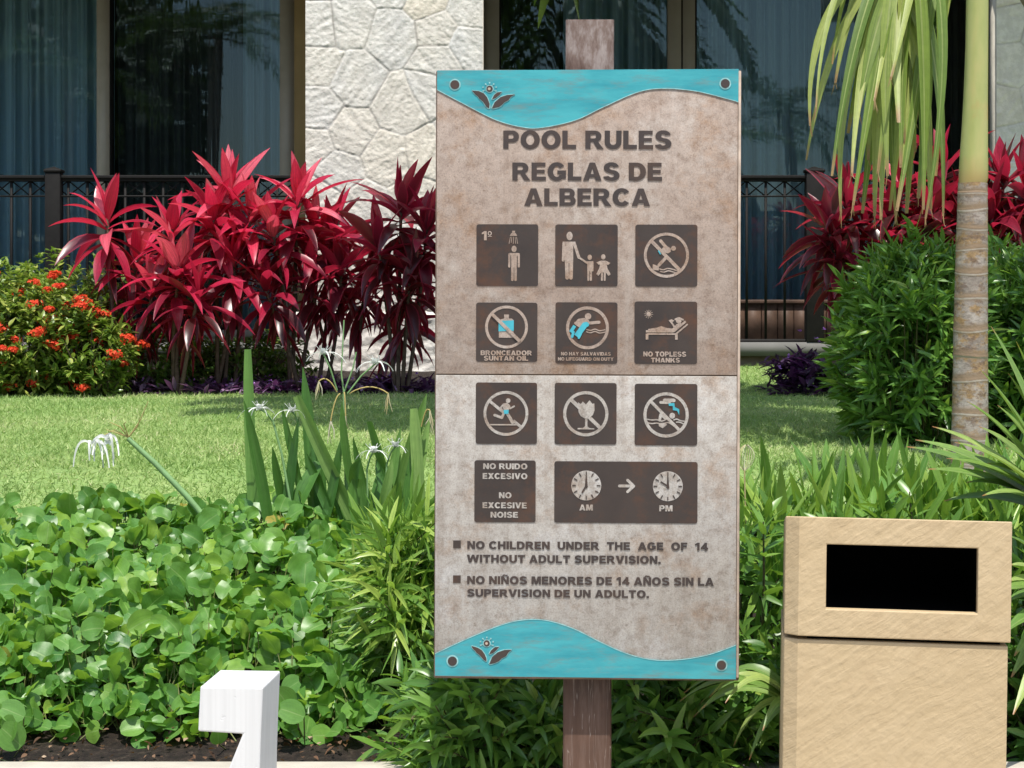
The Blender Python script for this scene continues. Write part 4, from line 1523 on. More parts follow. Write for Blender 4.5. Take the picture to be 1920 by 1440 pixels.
def cordyline(label, base_px, Y, heads, group='red leaved cordylines below the terrace', dark=0.0, sc_=1.0):
    bx = px2x(base_px, Y)
    root = empty('cordyline', (bx, Y, gz(Y)), label, 'shrub', group)
    for hx, hy, dy, age, size in heads:
        lm, cm = Mesh(), Mesh()
        H = pt(hx, hy, Y + dy)
        H = Vector((H.x, Y + dy, H.z))
        b0 = Vector((bx + random.uniform(-.07, .07), Y + random.uniform(-.05, .05), gz(Y) - .02))
        mid = b0.lerp(H, .5) + Vector((random.uniform(-.05, .05), random.uniform(-.04, .04), 0))
        pts = [tuple((1 - t) ** 2 * b0 + 2 * t * (1 - t) * mid + t * t * H) for t in np.linspace(0, 1, 8)]
        cm.tube(pts, np.linspace(.013, .009, 8), 6)
        ax = (H - mid).normalized()
        n = random.randint(21, 28)
        k = np.arange(n)
        t = k / (n - 1)                     # 0 = oldest, lowest; 1 = spear
        az = k * 2.39996 + random.uniform(0, 6)
        el = R(-22) + t ** 1.2 * R(104)
        el += RNG.normal(0, .12, n)
        D = np.stack([np.cos(az) * np.cos(el), np.sin(az) * np.cos(el), np.sin(el)], 1)
        D[:, :2] += np.array([ax.x, ax.y]) * .5
        P = np.array(H)[None] + np.array(ax)[None] * ((t - 1) * .17)[:, None] + D * .008
        L = (.19 + .14 * np.sin(np.pi * np.clip(t * .85 + .12, 0, 1))) * RNG.uniform(.8, 1.12, n) * size * sc_
        Wd = RNG.uniform(.046, .074, n) * size * sc_
        rnd = np.clip(.16 + .60 * t + RNG.normal(0, .2, n) - dark + age, 0, 1)  # dark paints shade into the leaf colour of plants standing in shadow
        lm.leaves(P, unit(D), up_normals(D), L, Wd, rnd, 1.25 - 1.0 * t + RNG.uniform(0, .4, n), RNG.uniform(.25, .5, n), lance, 7, 3, RNG.normal(0, .35, n))
        # old dry leaves hanging below the head
        n2 = 7
        az = RNG.uniform(0, 6.28, n2)
        D = np.stack([np.cos(az) * .6, np.sin(az) * .6, -RNG.uniform(.3, 1.2, n2)], 1)
        P = np.array(H)[None] - np.array(ax)[None] * RNG.uniform(.12, .30, (n2, 1))
        lm.leaves(P, unit(D), up_normals(D), RNG.uniform(.16, .26, n2) * size, .035, RNG.uniform(0, .3, n2), .6, .4, lance, 5, 3, RNG.normal(0, .8, n2))
        part(lm, 'leaf_rosette', M['cord_leaf'], root)
        part(cm, 'cane', M['cane'], root)


CY = 10.15
cordyline('red cordyline at the left end of the row beside the orange flowers', 230, CY - .1, [(200, 405, 0, .10, 1.1), (262, 480, .1, 0, .95), (290, 535, -.1, -.1, .95)])
cordyline('low red cordyline in front of the left end of the row', 330, CY - .25, [(338, 500, -.05, .08, 1.05), (322, 430, .1, .05, 1), (372, 545, -.1, -.1, .95)])
cordyline('tallest bright red cordyline in the middle of the row', 420, CY, [(430, 362, .0, .16, 1.15), (400, 405, -.1, .12, 1.1), (470, 400, -.05, .1, 1.1), (440, 480, -.15, .05, 1.05)])
cordyline('red cordyline in front of the stone pillar edge', 545, CY, [(560, 370, 0, .14, 1.15), (510, 430, -.1, .1, 1.1), (590, 430, .05, .0, 1.05), (490, 530, -.15, -.1, .95)])
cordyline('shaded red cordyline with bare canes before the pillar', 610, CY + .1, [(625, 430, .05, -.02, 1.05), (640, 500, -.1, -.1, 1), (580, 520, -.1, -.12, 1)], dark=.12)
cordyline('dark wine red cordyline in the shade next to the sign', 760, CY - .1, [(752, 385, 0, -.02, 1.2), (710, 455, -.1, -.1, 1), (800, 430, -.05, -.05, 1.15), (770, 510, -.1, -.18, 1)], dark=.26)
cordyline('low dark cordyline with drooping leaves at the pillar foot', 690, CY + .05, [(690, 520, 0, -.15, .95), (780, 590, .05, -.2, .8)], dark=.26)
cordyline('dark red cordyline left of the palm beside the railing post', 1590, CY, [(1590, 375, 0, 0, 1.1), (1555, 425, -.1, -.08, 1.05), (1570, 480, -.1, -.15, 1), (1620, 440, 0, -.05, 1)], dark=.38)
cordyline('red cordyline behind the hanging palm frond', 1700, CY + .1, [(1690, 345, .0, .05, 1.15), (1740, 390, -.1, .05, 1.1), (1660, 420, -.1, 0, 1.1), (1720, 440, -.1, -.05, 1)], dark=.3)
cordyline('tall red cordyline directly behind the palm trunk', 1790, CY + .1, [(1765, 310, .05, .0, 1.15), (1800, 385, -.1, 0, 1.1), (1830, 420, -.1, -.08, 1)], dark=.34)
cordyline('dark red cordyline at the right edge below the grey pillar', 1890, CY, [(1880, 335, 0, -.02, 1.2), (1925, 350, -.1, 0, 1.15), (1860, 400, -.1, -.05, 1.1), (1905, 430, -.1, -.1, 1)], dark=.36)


def ixora(label, cx, cy_top, cy_bot, halfw, Y, ntips, nflow, bias=0.0, grp='leafy shrubs left of the cordylines', seedshift=0):
    X0, rx = px2x(cx, Y), halfw / FPX * Y
    zt, zb = EYE + (HORIZON - cy_top) / FPX * Y, gz(Y)
    root = empty('flowering_shrub' if nflow else 'leafy_shrub', (X0, Y, zb), label, 'shrub', grp)
    lm, sm = Mesh(), Mesh()
    tips = []
    while len(tips) < ntips:
        a, b, c = RNG.uniform(-1, 1, 3)
        q = math.sqrt(a * a + b * b + max(0, c) ** 2 + (min(0, c) * .8) ** 2)
        if q > 1 or q < .45:
            continue
        lump = 1 + .16 * noise.noise(Vector((a * 2.5, b * 2.5, c * 2.5 + seedshift)))
        tips.append((X0 + a * rx * lump, Y + b * rx * .85 * lump, zb + (c * .5 + .5) * (zt - zb) * lump, a, b, c))
    T = np.array(tips)
    ax = unit(np.stack([T[:, 3] * .8, T[:, 4] * .8, T[:, 5] * .5 + .75], 1) + RNG.normal(0, .25, (len(T), 3)))
    for i in range(12):
        n = len(T)
        az = RNG.uniform(0, 6.28, n)
        S = unit(np.cross(ax, np.array([.3, .2, 1])))
        B = np.cross(ax, S)
        D = S * np.cos(az)[:, None] + B * np.sin(az)[:, None] + ax * RNG.uniform(.2, .9, n)[:, None]
        P = T[:, :3] - ax * RNG.uniform(0, .07, n)[:, None]
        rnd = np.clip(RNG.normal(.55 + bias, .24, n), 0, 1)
        lm.leaves(P, unit(D), up_normals(D), RNG.uniform(.035, .058, n), RNG.uniform(.016, .024, n), rnd, .3, .25, lance, 3, 3)
    for i in RNG.choice(len(T), min(60, len(T)), replace=False):
        p0 = Vector((X0 + RNG.normal(0, .05), Y + RNG.normal(0, .05), zb - .01))
        p1 = Vector(T[i, :3])
        mid = p0.lerp(p1, .5) + Vector((0, 0, -.05))
        sm.tube([tuple((1 - t) ** 2 * p0 + 2 * t * (1 - t) * mid + t * t * p1) for t in np.linspace(0, 1, 5)], .003, 4)
    part(lm, 'foliage', M['ixora_leaf'], root)
    part(sm, 'stems', M['cane'], root)
    if nflow:
        front = [i for i in range(len(T)) if T[i, 4] < .35]
        for i in RNG.choice(front, nflow, replace=False):
            fm = Mesh()
            n = random.randint(20, 60)
            rad = random.uniform(.018, .042)
            d = unit(RNG.normal(0, 1, (n, 3)) + ax[i] * 1.1)
            c = T[i, :3] + ax[i] * .02 + np.array([0, -.025, .01])
            P = c + d * rad * np.array([1.15, 1, .6]) * RNG.uniform(.55, 1.25, (n, 1))
            for k in range(4):
                az = k * 1.571 + RNG.uniform(0, 1.5, n)
                S = unit(np.cross(d, np.array([.31, .2, .9])))
                B = np.cross(d, S)
                D = S * np.cos(az)[:, None] + B * np.sin(az)[:, None] + d * .25
                fm.leaves(P, D, d, .0125, .008, RNG.uniform(0, 1, n), .1, .1, lance, 2, 2)
            part(fm, 'flower_cluster', M['ixora_flower'], root)


ixora('orange flowering bush at the left edge of the photo', 40, 505, 745, 150, 9.85, 640, 72, .24)
ixora('smaller orange flowered bush between the larger bush and cordylines', 165, 560, 750, 95, 9.75, 320, 22, .1, seedshift=4)
ixora('taller green bush without flowers behind the orange flowers', 95, 462, 745, 165, 10.3, 480, 0, .12, seedshift=9)
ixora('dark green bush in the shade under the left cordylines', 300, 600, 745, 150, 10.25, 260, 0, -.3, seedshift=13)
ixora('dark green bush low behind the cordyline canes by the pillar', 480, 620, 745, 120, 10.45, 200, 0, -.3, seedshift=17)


def purple(m, fm, x, y, z, s, n, bias=0.0):
    P = np.array([[x, y, z]]) + RNG.normal(0, 1, (n, 3)) * np.array([s, s, s * .25]) + np.array([0, 0, .02])
    az = RNG.uniform(0, 6.28, n)
    el = RNG.uniform(-.1, 1.0, n)
    D = np.stack([np.cos(az) * np.cos(el), np.sin(az) * np.cos(el), np.sin(el)], 1)
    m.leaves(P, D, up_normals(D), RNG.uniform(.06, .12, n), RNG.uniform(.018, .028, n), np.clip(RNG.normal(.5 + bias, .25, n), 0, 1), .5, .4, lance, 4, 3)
    k = max(1, n // 30)
    d = unit(RNG.normal(0, 1, (k * 3, 3)) + np.array([0, -.5, 1]))
    fm.leaves(np.repeat(P[:k], 3, 0) + np.array([0, -.03, .05]), d, up_normals(d), .014, .013, RNG.uniform(0, 1, k * 3), 0, .1, lance, 2, 2)


pm, pf = Mesh(), Mesh()
for i in range(46):
    px = random.uniform(160, 830)
    Y = random.uniform(9.94, 10.3)
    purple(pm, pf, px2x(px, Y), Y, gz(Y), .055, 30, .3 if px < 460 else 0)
o = tag(pm.build('purple_groundcover', M['purple_leaf']), 'low purple leaved ground cover along the back edge of the lawn', 'ground cover', kind='stuff')
tag(pf.build('flowers', M['purple_flower'], o))
o.children[0]['kind'] = 'stuff'
Y = 9.9
root = empty('purple_shrub', (px2x(1500, Y), Y, gz(Y)), 'dark purple leaved bush on the shaded lawn beside the hedge', 'shrub')
pm, pf = Mesh(), Mesh()
for i in range(40):
    a = RNG.normal(0, 1, 3)
    z = gz(Y) + abs(a[2]) * .11
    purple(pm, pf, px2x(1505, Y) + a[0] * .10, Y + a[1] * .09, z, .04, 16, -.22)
part(pm, 'foliage', M['purple_leaf'], root)
for px, py in ((1530, 634), (1536, 641), (1555, 628), (1545, 618), (1500, 622), (1478, 668), (1462, 690)):
    pf = Mesh()
    c = np.array(tuple(pt(px, py, Y - .16)))
    d = unit(RNG.normal(0, 1, (4, 3)) + np.array([0, -.8, .6]))
    pf.leaves(np.repeat(c[None], 4, 0), d, up_normals(d), .017, .015, RNG.uniform(0, 1, 4), 0, .1, lance, 2, 2)
    part(pf, 'flower', M['purple_flower'], root)


# ----- narrow leaved shrubs
def willow_shrub(name, label, cx, cz, Y, rx, ry, rz, ntips, L, Wd, zb, group, per=10, bias=0.0, mat='willow_leaf', droop=.4, up=.6, inner=.35, seedshift=0.0, flat=0.0):
    root = empty(name, (cx, Y, zb), label, 'shrub', group)
    lm, sm = Mesh(), Mesh()
    tips = []
    while len(tips) < ntips:
        a, b, c = RNG.uniform(-1, 1, 3)
        q = math.sqrt(a * a + b * b + c * c)
        if flat:
            q = (abs(a) ** flat + abs(b) ** flat + abs(c) ** flat) ** (1 / flat)
        if q > 1 or q < inner:
            continue
        lump = 1 + .22 * noise.noise(Vector((a * 2.1 + seedshift, b * 2.1, c * 2.1)))
        tips.append((cx + a * rx * lump, Y + b * ry * lump, cz + c * rz * lump, a, b, c))
    T = np.array(tips)
    n = len(T)
    ax = unit(np.stack([T[:, 3], T[:, 4], T[:, 5] * .6 + up], 1) + RNG.normal(0, .28, (n, 3)))
    for i in range(per):
        f = i / per
        az = i * 2.4 + RNG.uniform(-.4, .4, n)
        S = unit(np.cross(ax, np.array([.31, .22, 1])))
        B = np.cross(ax, S)
        D = S * np.cos(az)[:, None] + B * np.sin(az)[:, None] + ax * (.35 + 1.5 * f) + RNG.normal(0, .12, (n, 3))
        P = T[:, :3] - ax * ((1 - f) * L * .9)
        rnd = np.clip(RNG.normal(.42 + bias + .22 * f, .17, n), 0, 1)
        lm.leaves(P, unit(D), ax + RNG.normal(0, .2, (n, 3)), RNG.uniform(.7, 1.1, n) * L * (1 - .3 * f), RNG.uniform(.8, 1.15, n) * Wd, rnd, droop * RNG.uniform(.3, 1.3, n), .25, slim, 4, 3, RNG.normal(0, .3, n))
    for i in range(0, n, 2):
        p0 = Vector((cx + T[i, 3] * rx * .25, Y + T[i, 4] * ry * .25, zb - .02))
        p1 = Vector(T[i, :3])
        p2 = p1 - Vector(ax[i]) * L * 1.2
        mid = p0.lerp(p2, .6) + Vector((T[i, 3] * rx * .1, T[i, 4] * ry * .1, 0))
        sm.tube([tuple(p0), tuple(mid), tuple(p2), tuple(p1)], [.004, .0032, .0025, .0015], 4)
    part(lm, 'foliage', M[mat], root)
    part(sm, 'stems', M['twig'], root)
    return root


HG = 'dense green hedge shrubs around the palm trunk'
zb = gz(6.9)
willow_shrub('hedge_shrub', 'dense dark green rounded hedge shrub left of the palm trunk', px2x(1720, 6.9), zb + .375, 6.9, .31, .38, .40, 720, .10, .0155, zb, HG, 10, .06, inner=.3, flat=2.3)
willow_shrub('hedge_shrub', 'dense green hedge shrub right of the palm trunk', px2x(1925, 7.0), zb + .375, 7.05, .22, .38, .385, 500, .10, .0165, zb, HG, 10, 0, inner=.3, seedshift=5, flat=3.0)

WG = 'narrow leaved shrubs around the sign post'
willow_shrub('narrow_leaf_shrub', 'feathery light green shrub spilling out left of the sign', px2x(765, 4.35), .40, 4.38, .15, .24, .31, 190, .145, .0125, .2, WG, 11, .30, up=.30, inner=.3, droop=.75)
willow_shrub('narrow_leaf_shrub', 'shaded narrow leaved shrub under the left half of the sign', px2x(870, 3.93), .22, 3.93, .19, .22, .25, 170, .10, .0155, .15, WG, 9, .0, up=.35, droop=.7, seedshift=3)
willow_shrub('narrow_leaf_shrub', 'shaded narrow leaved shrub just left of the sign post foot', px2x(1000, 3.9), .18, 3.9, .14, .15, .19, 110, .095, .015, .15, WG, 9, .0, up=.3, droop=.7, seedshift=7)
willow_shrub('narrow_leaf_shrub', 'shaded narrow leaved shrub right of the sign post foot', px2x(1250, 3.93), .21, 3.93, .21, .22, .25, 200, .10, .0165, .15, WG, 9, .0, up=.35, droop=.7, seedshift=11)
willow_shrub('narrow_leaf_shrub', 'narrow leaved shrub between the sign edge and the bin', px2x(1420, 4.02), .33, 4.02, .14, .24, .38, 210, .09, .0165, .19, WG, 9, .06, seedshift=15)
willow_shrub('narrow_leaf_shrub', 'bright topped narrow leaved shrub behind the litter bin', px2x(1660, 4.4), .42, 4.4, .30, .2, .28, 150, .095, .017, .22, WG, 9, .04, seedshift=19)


willow_shrub('narrow_leaf_shrub', 'shaded narrow leaved shrub in the gap right of the bin', px2x(1950, 4.1), .33, 4.12, .16, .2, .32, 130, .10, .017, .17, WG, 9, -.05, seedshift=23)


# ----- bright lance leaved plants right of the sign
def lance_plant(label, px, Y, n, L, spread, lean=0.0):
    X0, zb = px2x(px, Y), gz(Y)
    root = empty('lance_leaf_plant', (X0, Y, zb), label, 'plant', 'bright lance leaved plants behind the bin')
    m = Mesh()
    ns = n // 7
    for k in range(ns):
        bx, by = X0 + RNG.normal(0, spread), Y + RNG.normal(0, spread * .7)
        h = random.uniform(.08, .24)
        ax = unit(np.array([RNG.normal(lean, .22), RNG.normal(0, .2), 1.0]))
        j = np.arange(8)
        az = j * 2.4 + RNG.uniform(0, 6)
        el = R(18) + j / 7 * R(58)
        D = np.stack([np.cos(az) * np.cos(el), np.sin(az) * np.cos(el), np.sin(el)], 1) + ax * .25
        P = np.array([bx, by, gz(by)])[None] + ax[None] * (h * (.35 + .65 * j / 7))[:, None]
        m.leaves(P, unit(D), np.tile(ax, (8, 1)) + RNG.normal(0, .2, (8, 3)), RNG.uniform(.75, 1.15, 8) * L, RNG.uniform(.017, .029, 8), np.clip(RNG.normal(.5, .22, 8), 0, 1), .35, .3, lance, 6, 3, RNG.normal(0, .4, 8))
        m.tube([(bx, by, gz(by) - .01), tuple(np.array([bx, by, gz(by)]) + ax * h)], .004, 4, .4)
    part(m, 'foliage', M['lance_leaf'], root)


lance_plant('bright lance leaved plant against the right edge of the sign', 1420, 4.95, 170, .17, .085, -.1)
lance_plant('bright lance leaved plant left of the bin top with pale tips', 1530, 4.9, 170, .17, .09)
lance_plant('bright lance leaved plant behind the middle of the bin lid', 1660, 5.0, 190, .16, .10)
lance_plant('bright lance leaved plant in front of the palm trunk foot', 1800, 5.05, 170, .16, .10)
lance_plant('bright lance leaved plant at the right edge behind the bin', 1905, 5.0, 120, .16, .08)
lance_plant('light green lance leaved plant peeping out left of the sign', 770, 4.85, 130, .15, .07)


# ----- fan palm at the right edge, small palm seedlings
def blades(root, name, origin, tips, Y, w, mat='fan_leaf', dyt=-.15, fold=.35):
    m = Mesh()
    o3 = pt(*origin, Y)
    for i, t in enumerate(tips):
        tx, ty = t[0], t[1]
        sag = t[2] if len(t) > 2 else 0
        T = pt(tx, ty, Y + dyt + random.uniform(-.12, .12))
        mid = o3.lerp(T, .52) + Vector((0, 0, .03 + sag))
        m.strip([o3, mid, T], [.45 * w, w, .95 * w, .6 * w, .06 * w], (random.uniform(-.4, .4), -.55, 1), random.uniform(.2, 1), fold)
    return part(m, name, M[mat], root)


Y = 4.25
root = empty('fan_palm', pt(2010, 1500, Y), 'spiky fan palm reaching in from the right edge above the bin', 'palm')
root.location.z = gz(Y)
blades(root, 'fan_leaf', (2010, 985), [(1858, 612), (1835, 690), (1905, 640), (1716, 825), (1700, 838), (1775, 860), (1748, 800), (1812, 905), (1850, 870), (1812, 752), (1890, 700), (1770, 940), (1790, 830), (1835, 800), (1870, 760), (1885, 840), (1740, 880), (1842, 930)], Y, .042)
blades(root, 'fan_leaf', (2020, 1160), [(1890, 1005), (1870, 1110), (1880, 1190), (1893, 1060), (1896, 1270), (1900, 1340), (1885, 1130), (1902, 1230), (1890, 1090)], 4.0, .042)
m = Mesh()
for a, b, yy in ((2010, 985, Y), (2020, 1160, 4.0)):
    q = pt(a, b, yy)
    m.tube([(q.x + .12, yy + .05, gz(yy)), (q.x + .06, yy, (q.z + gz(yy)) / 2), tuple(q)], .008, 6)
part(m, 'leaf_stalks', M['scape'], root)

Y = 3.72
root = empty('palm_seedling', (px2x(1480, Y), Y + .22, .17), 'small glossy palm leaf arching out left of the bin', 'palm')
blades(root, 'frond', (1500, 1335), [(1275, 1315, .02), (1282, 1300, .025), (1300, 1345, .02), (1315, 1330, .02), (1345, 1290, .03), (1375, 1400, .02), (1405, 1425, .015), (1330, 1308, .025), (1430, 1370, .01), (1310, 1322, .022), (1360, 1318, .024)], Y, .022, 'fan_leaf', -.02)
m = Mesh()
q = pt(1500, 1335, Y)
m.tube([(q.x + .03, Y + .24, .15), (q.x + .04, Y + .12, q.z - .04), tuple(q)], .004, 6)
part(m, 'stalk', M['scape'], root)

Y = 3.83
root = empty('young_shoot', (px2x(1040, Y), Y + .1, .16), 'bright young leafy shoot directly left of the sign post', 'plant')
m = Mesh()
for ox, oy, tips in ((1010, 1330, [(985, 1275), (1000, 1300), (940, 1325), (960, 1345), (975, 1360), (1030, 1318), (965, 1290), (1045, 1345)]),
                     (1040, 1375, [(1000, 1440), (985, 1430), (1022, 1425), (1052, 1425), (1046, 1330), (1050, 1352), (1010, 1400)])):
    for tx, ty in tips:
        A, T = pt(ox, oy, Y), pt(tx, ty, Y + random.uniform(-.06, .02))
        m.strip([A, A.lerp(T, .5) + Vector((0, -.01, .008)), T], [.004, .017, .019, .012, .002], (random.uniform(-.5, .5), -.7, .8), random.uniform(.45, 1), .25)
    A = pt(ox, oy, Y)
    m.tube([(px2x(1040, Y), Y + .1, .15), (A.x + .01, Y + .03, A.z - .05), tuple(A)], .003, 4, .5)
part(m, 'foliage', M['willow_leaf'], root)


# ----- spider lilies
def tepals(m, c, n, L, w, old=False, up=.35, droop=1.6):
    az = np.arange(n) * 6.283 / n + random.uniform(0, 1)
    D = np.stack([np.cos(az), np.sin(az) * .8, np.full(n, up)], 1)
    m.leaves(np.tile(np.array(tuple(c)), (n, 1)), D, up_normals(D), L * RNG.uniform(.8, 1.15, n), w, RNG.uniform(0, 1, n), droop, .2, lambda t: 1 - .6 * t, 8, 3)


def lily(label, base, leaves, flowers, wilted, scapes, Y):
    root = empty('spider_lily', (px2x(base, Y), Y, gz(Y)), label, 'plant', 'spider lilies behind the round leaved vines')
    m = Mesh()
    for bx, by, tx, ty, wpx, tone, notch in leaves:
        dY = random.uniform(-.05, .05)
        k = 1.25
        B = pt(tx + (bx - tx) * k, ty + (by - ty) * k, Y + dY)
        T = pt(tx, ty, Y + dY + random.uniform(-.06, .06))
        w_ = 1.04 * wpx / FPX * Y
        mid = B.lerp(T, .5) + Vector((random.uniform(-.006, .006), random.uniform(-.01, .01), 0))
        ws = [.9 * w_, w_, w_, w_, .96 * w_, .88 * w_, .6 * w_] if notch else [.8 * w_, w_, w_, w_, .9 * w_, .62 * w_, .05 * w_]
        m.strip([B, mid, T], ws, (random.uniform(-.7, .3), -1, .15), tone, .42, 5, 16)
    part(m, 'leaves', M['strap_leaf'], root)
    for pts, r in scapes:
        s = Mesh()
        s.tube([tuple(pt(x, y, Y - .01)) for x, y in pts], np.linspace(r, r * .8, len(pts)), 8)
        part(s, 'flower_stalk', M['scape'], root)
    for fx, fy, ox, oy, L in flowers:
        f = Mesh()
        c = pt(fx, fy, Y - .03)
        tepals(f, c, 6, L, .0056, up=.75, droop=2.0)
        tepals(f, c, 7, .016, .018, up=1.3, droop=.1)
        for k in range(6):
            a = k * 1.047
            f.tube([tuple(c), (c.x + .02 * math.cos(a), c.y + .02 * math.sin(a), c.z + .022)], .0007, 3, .5)
        fo = part(f, 'flower', M['lily_white'], root)
        s = Mesh()
        O = pt(ox, oy, Y - .01)
        s.tube([tuple(O), tuple(O.lerp(c, .5) + Vector((0, 0, .008))), tuple(c)], .0024, 5)
        st = s.build('pedicel', M['scape'], fo)
    for fx, fy, ox, oy in wilted:
        f = Mesh()
        O, c = pt(ox, oy, Y - .01), pt(fx, fy, Y - .02)
        top = O.lerp(c, .55) + Vector((0, 0, .035))
        f.tube([tuple((1 - t) ** 2 * np.array(O) + 2 * t * (1 - t) * np.array(top) + t * t * np.array(c)) for t in np.linspace(0, 1, 8)], .0018, 5, .1)
        for k in range(5):
            e = c + Vector((random.uniform(-.012, .012), random.uniform(-.01, .01), -random.uniform(.03, .06)))
            f.tube([tuple(c), tuple(c.lerp(e, .5) + Vector((random.uniform(-.006, .006), 0, 0))), tuple(e)], [.0018, .0014, .0006], 4, random.uniform(.3, 1))
        part(f, 'wilted_flower', M['lily_old'], root)
    return root


lily('spider lily with the tallest strap leaf left of the clump', 495, [(478, 945, 466, 655, 23, .62, 1), (497, 945, 458, 752, 21, .35, 0), (532, 945, 511, 838, 17, .3, 0)],
     [(487, 768, 512, 790, .062)], [], [([(548, 960), (528, 850), (512, 790)], .0035)], 4.98)
lily('spider lily with open white blooms over crossing strap leaves', 620,
     [(538, 960, 560, 785, 22, .05, 0), (585, 905, 568, 688, 24, .2, 0), (662, 965, 558, 742, 28, .85, 1), (555, 960, 600, 868, 34, .45, 1), (640, 965, 606, 872, 22, .4, 0),
      (656, 880, 641, 752, 15, .55, 0), (560, 900, 528, 760, 14, .3, 0), (600, 930, 590, 790, 24, .15, 0), (612, 940, 575, 850, 20, .25, 0), (690, 930, 662, 820, 14, .4, 0), (615, 950, 640, 820, 20, .2, 0), (665, 940, 650, 850, 18, .6, 0)],
     [(607, 664, 632, 732, .066), (704, 682, 652, 738, .07), (548, 772, 560, 800, .055)], [(598, 715, 632, 735), (728, 738, 655, 738), (620, 790, 638, 738), (648, 780, 645, 735)],
     [([(650, 965), (648, 850), (645, 738)], .0048), ([(645, 738), (640, 700), (645, 600)], .0022), ([(645, 735), (662, 690), (668, 660)], .0022), ([(610, 870), (600, 820), (594, 800)], .003)], 5.0)
lily('spider lily with broad bright strap leaves beside the sign', 745,
     [(738, 935, 694, 790, 20, .5, 1), (748, 930, 800, 738, 27, .7, 0), (786, 930, 776, 766, 22, .95, 1), (682, 975, 672, 898, 36, .55, 1), (722, 920, 705, 862, 20, .3, 0), (668, 900, 676, 862, 24, .1, 0), (765, 950, 790, 800, 20, .45, 0), (700, 960, 716, 870, 18, .35, 0), (775, 950, 806, 780, 20, .85, 0), (730, 950, 752, 800, 18, .6, 0), (760, 940, 745, 830, 16, .75, 0), (715, 950, 735, 860, 18, .8, 0)],
     [(700, 848, 688, 880, .05), (741, 838, 725, 870, .045)], [(806, 770, 790, 800)], [([(690, 960), (688, 880)], .003), ([(722, 950), (725, 870)], .003)], 4.93)
# the leaning stalk at the left
Y = 5.0
root = empty('spider_lily', (px2x(400, Y), Y, gz(Y)), 'leaning thick flower stalk with a wilted white spidery bloom', 'plant', 'spider lilies behind the round leaved vines')
m = Mesh()
m.tube([tuple(pt(x, y, Y)) for x, y in ((420, 1015), (350, 930), (290, 868), (240, 822))], [.0085, .0080, .0074, .0066], 10)
part(m, 'flower_stalk', M['scape'], root)
m, f = Mesh(), Mesh()
O = pt(241, 820, Y)
for (mx, my), (ex, ey) in (((225, 800), (207, 792)), ((232, 795), (236, 791)), ((215, 806), (195, 816)), ((220, 812), (200, 806)), ((262, 790), (278, 752)), ((258, 800), (262, 785))):
    m.tube([tuple(O), tuple(pt(mx, my, Y - .02)), tuple(pt(ex, ey, Y - .03))], [.0018, .0016, .001], 5, .2)
for k in range(14):
    a, e = random.uniform(-1, 1), random.uniform(0, 1)
    cx, cy = (202, 822) if k < 8 else (172, 832)
    c = pt(cx, cy, Y - .03)
    ex = cx + a * 34
    m0 = pt(cx + a * 24, cy - 4 + abs(a) * 4, Y - .03 + random.uniform(-.03, .03))
    t = pt(ex + random.uniform(-4, 4), cy + 25 + 28 * e, Y - .03 + random.uniform(-.03, .03))
    f.strip([c, m0, t], [.005, .0064, .0054, .003], (0, -1, .2), random.uniform(0, 1), .2)
f.leaves(np.tile(np.array(tuple(pt(202, 824, Y - .03))), (7, 1)), RNG.normal(0, 1, (7, 3)) + np.array([0, 0, .3]), np.tile([0, 0, 1.0], (7, 1)), .018, .016, .5, .3, .2, lance, 3, 3)
part(m, 'pedicels', M['lily_old'], root)
part(f, 'flower', M['lily_white'], root)
Y = 4.8
root = empty('dried_flower', (px2x(1398, Y), Y, gz(Y)), 'dry cream flower head of looping threads beside the sign edge', 'flower')
m = Mesh()
for k in range(9):
    a = (k - 4) / 4
    m.strip([pt(1396 + a * 2, 882, Y), pt(1397 + a * 17, 852 + abs(a) * 4, Y + random.uniform(-.02, .02)), pt(1399 + a * 3, 834, Y)], [.0015, .002, .0015], (0, -1, .1), random.uniform(.4, 1), .1)
m.tube([tuple(pt(1399, 990, Y)), tuple(pt(1397, 930, Y)), tuple(pt(1396, 882, Y))], .002, 5, .3)
part(m, 'flower', M['lily_old'], root)


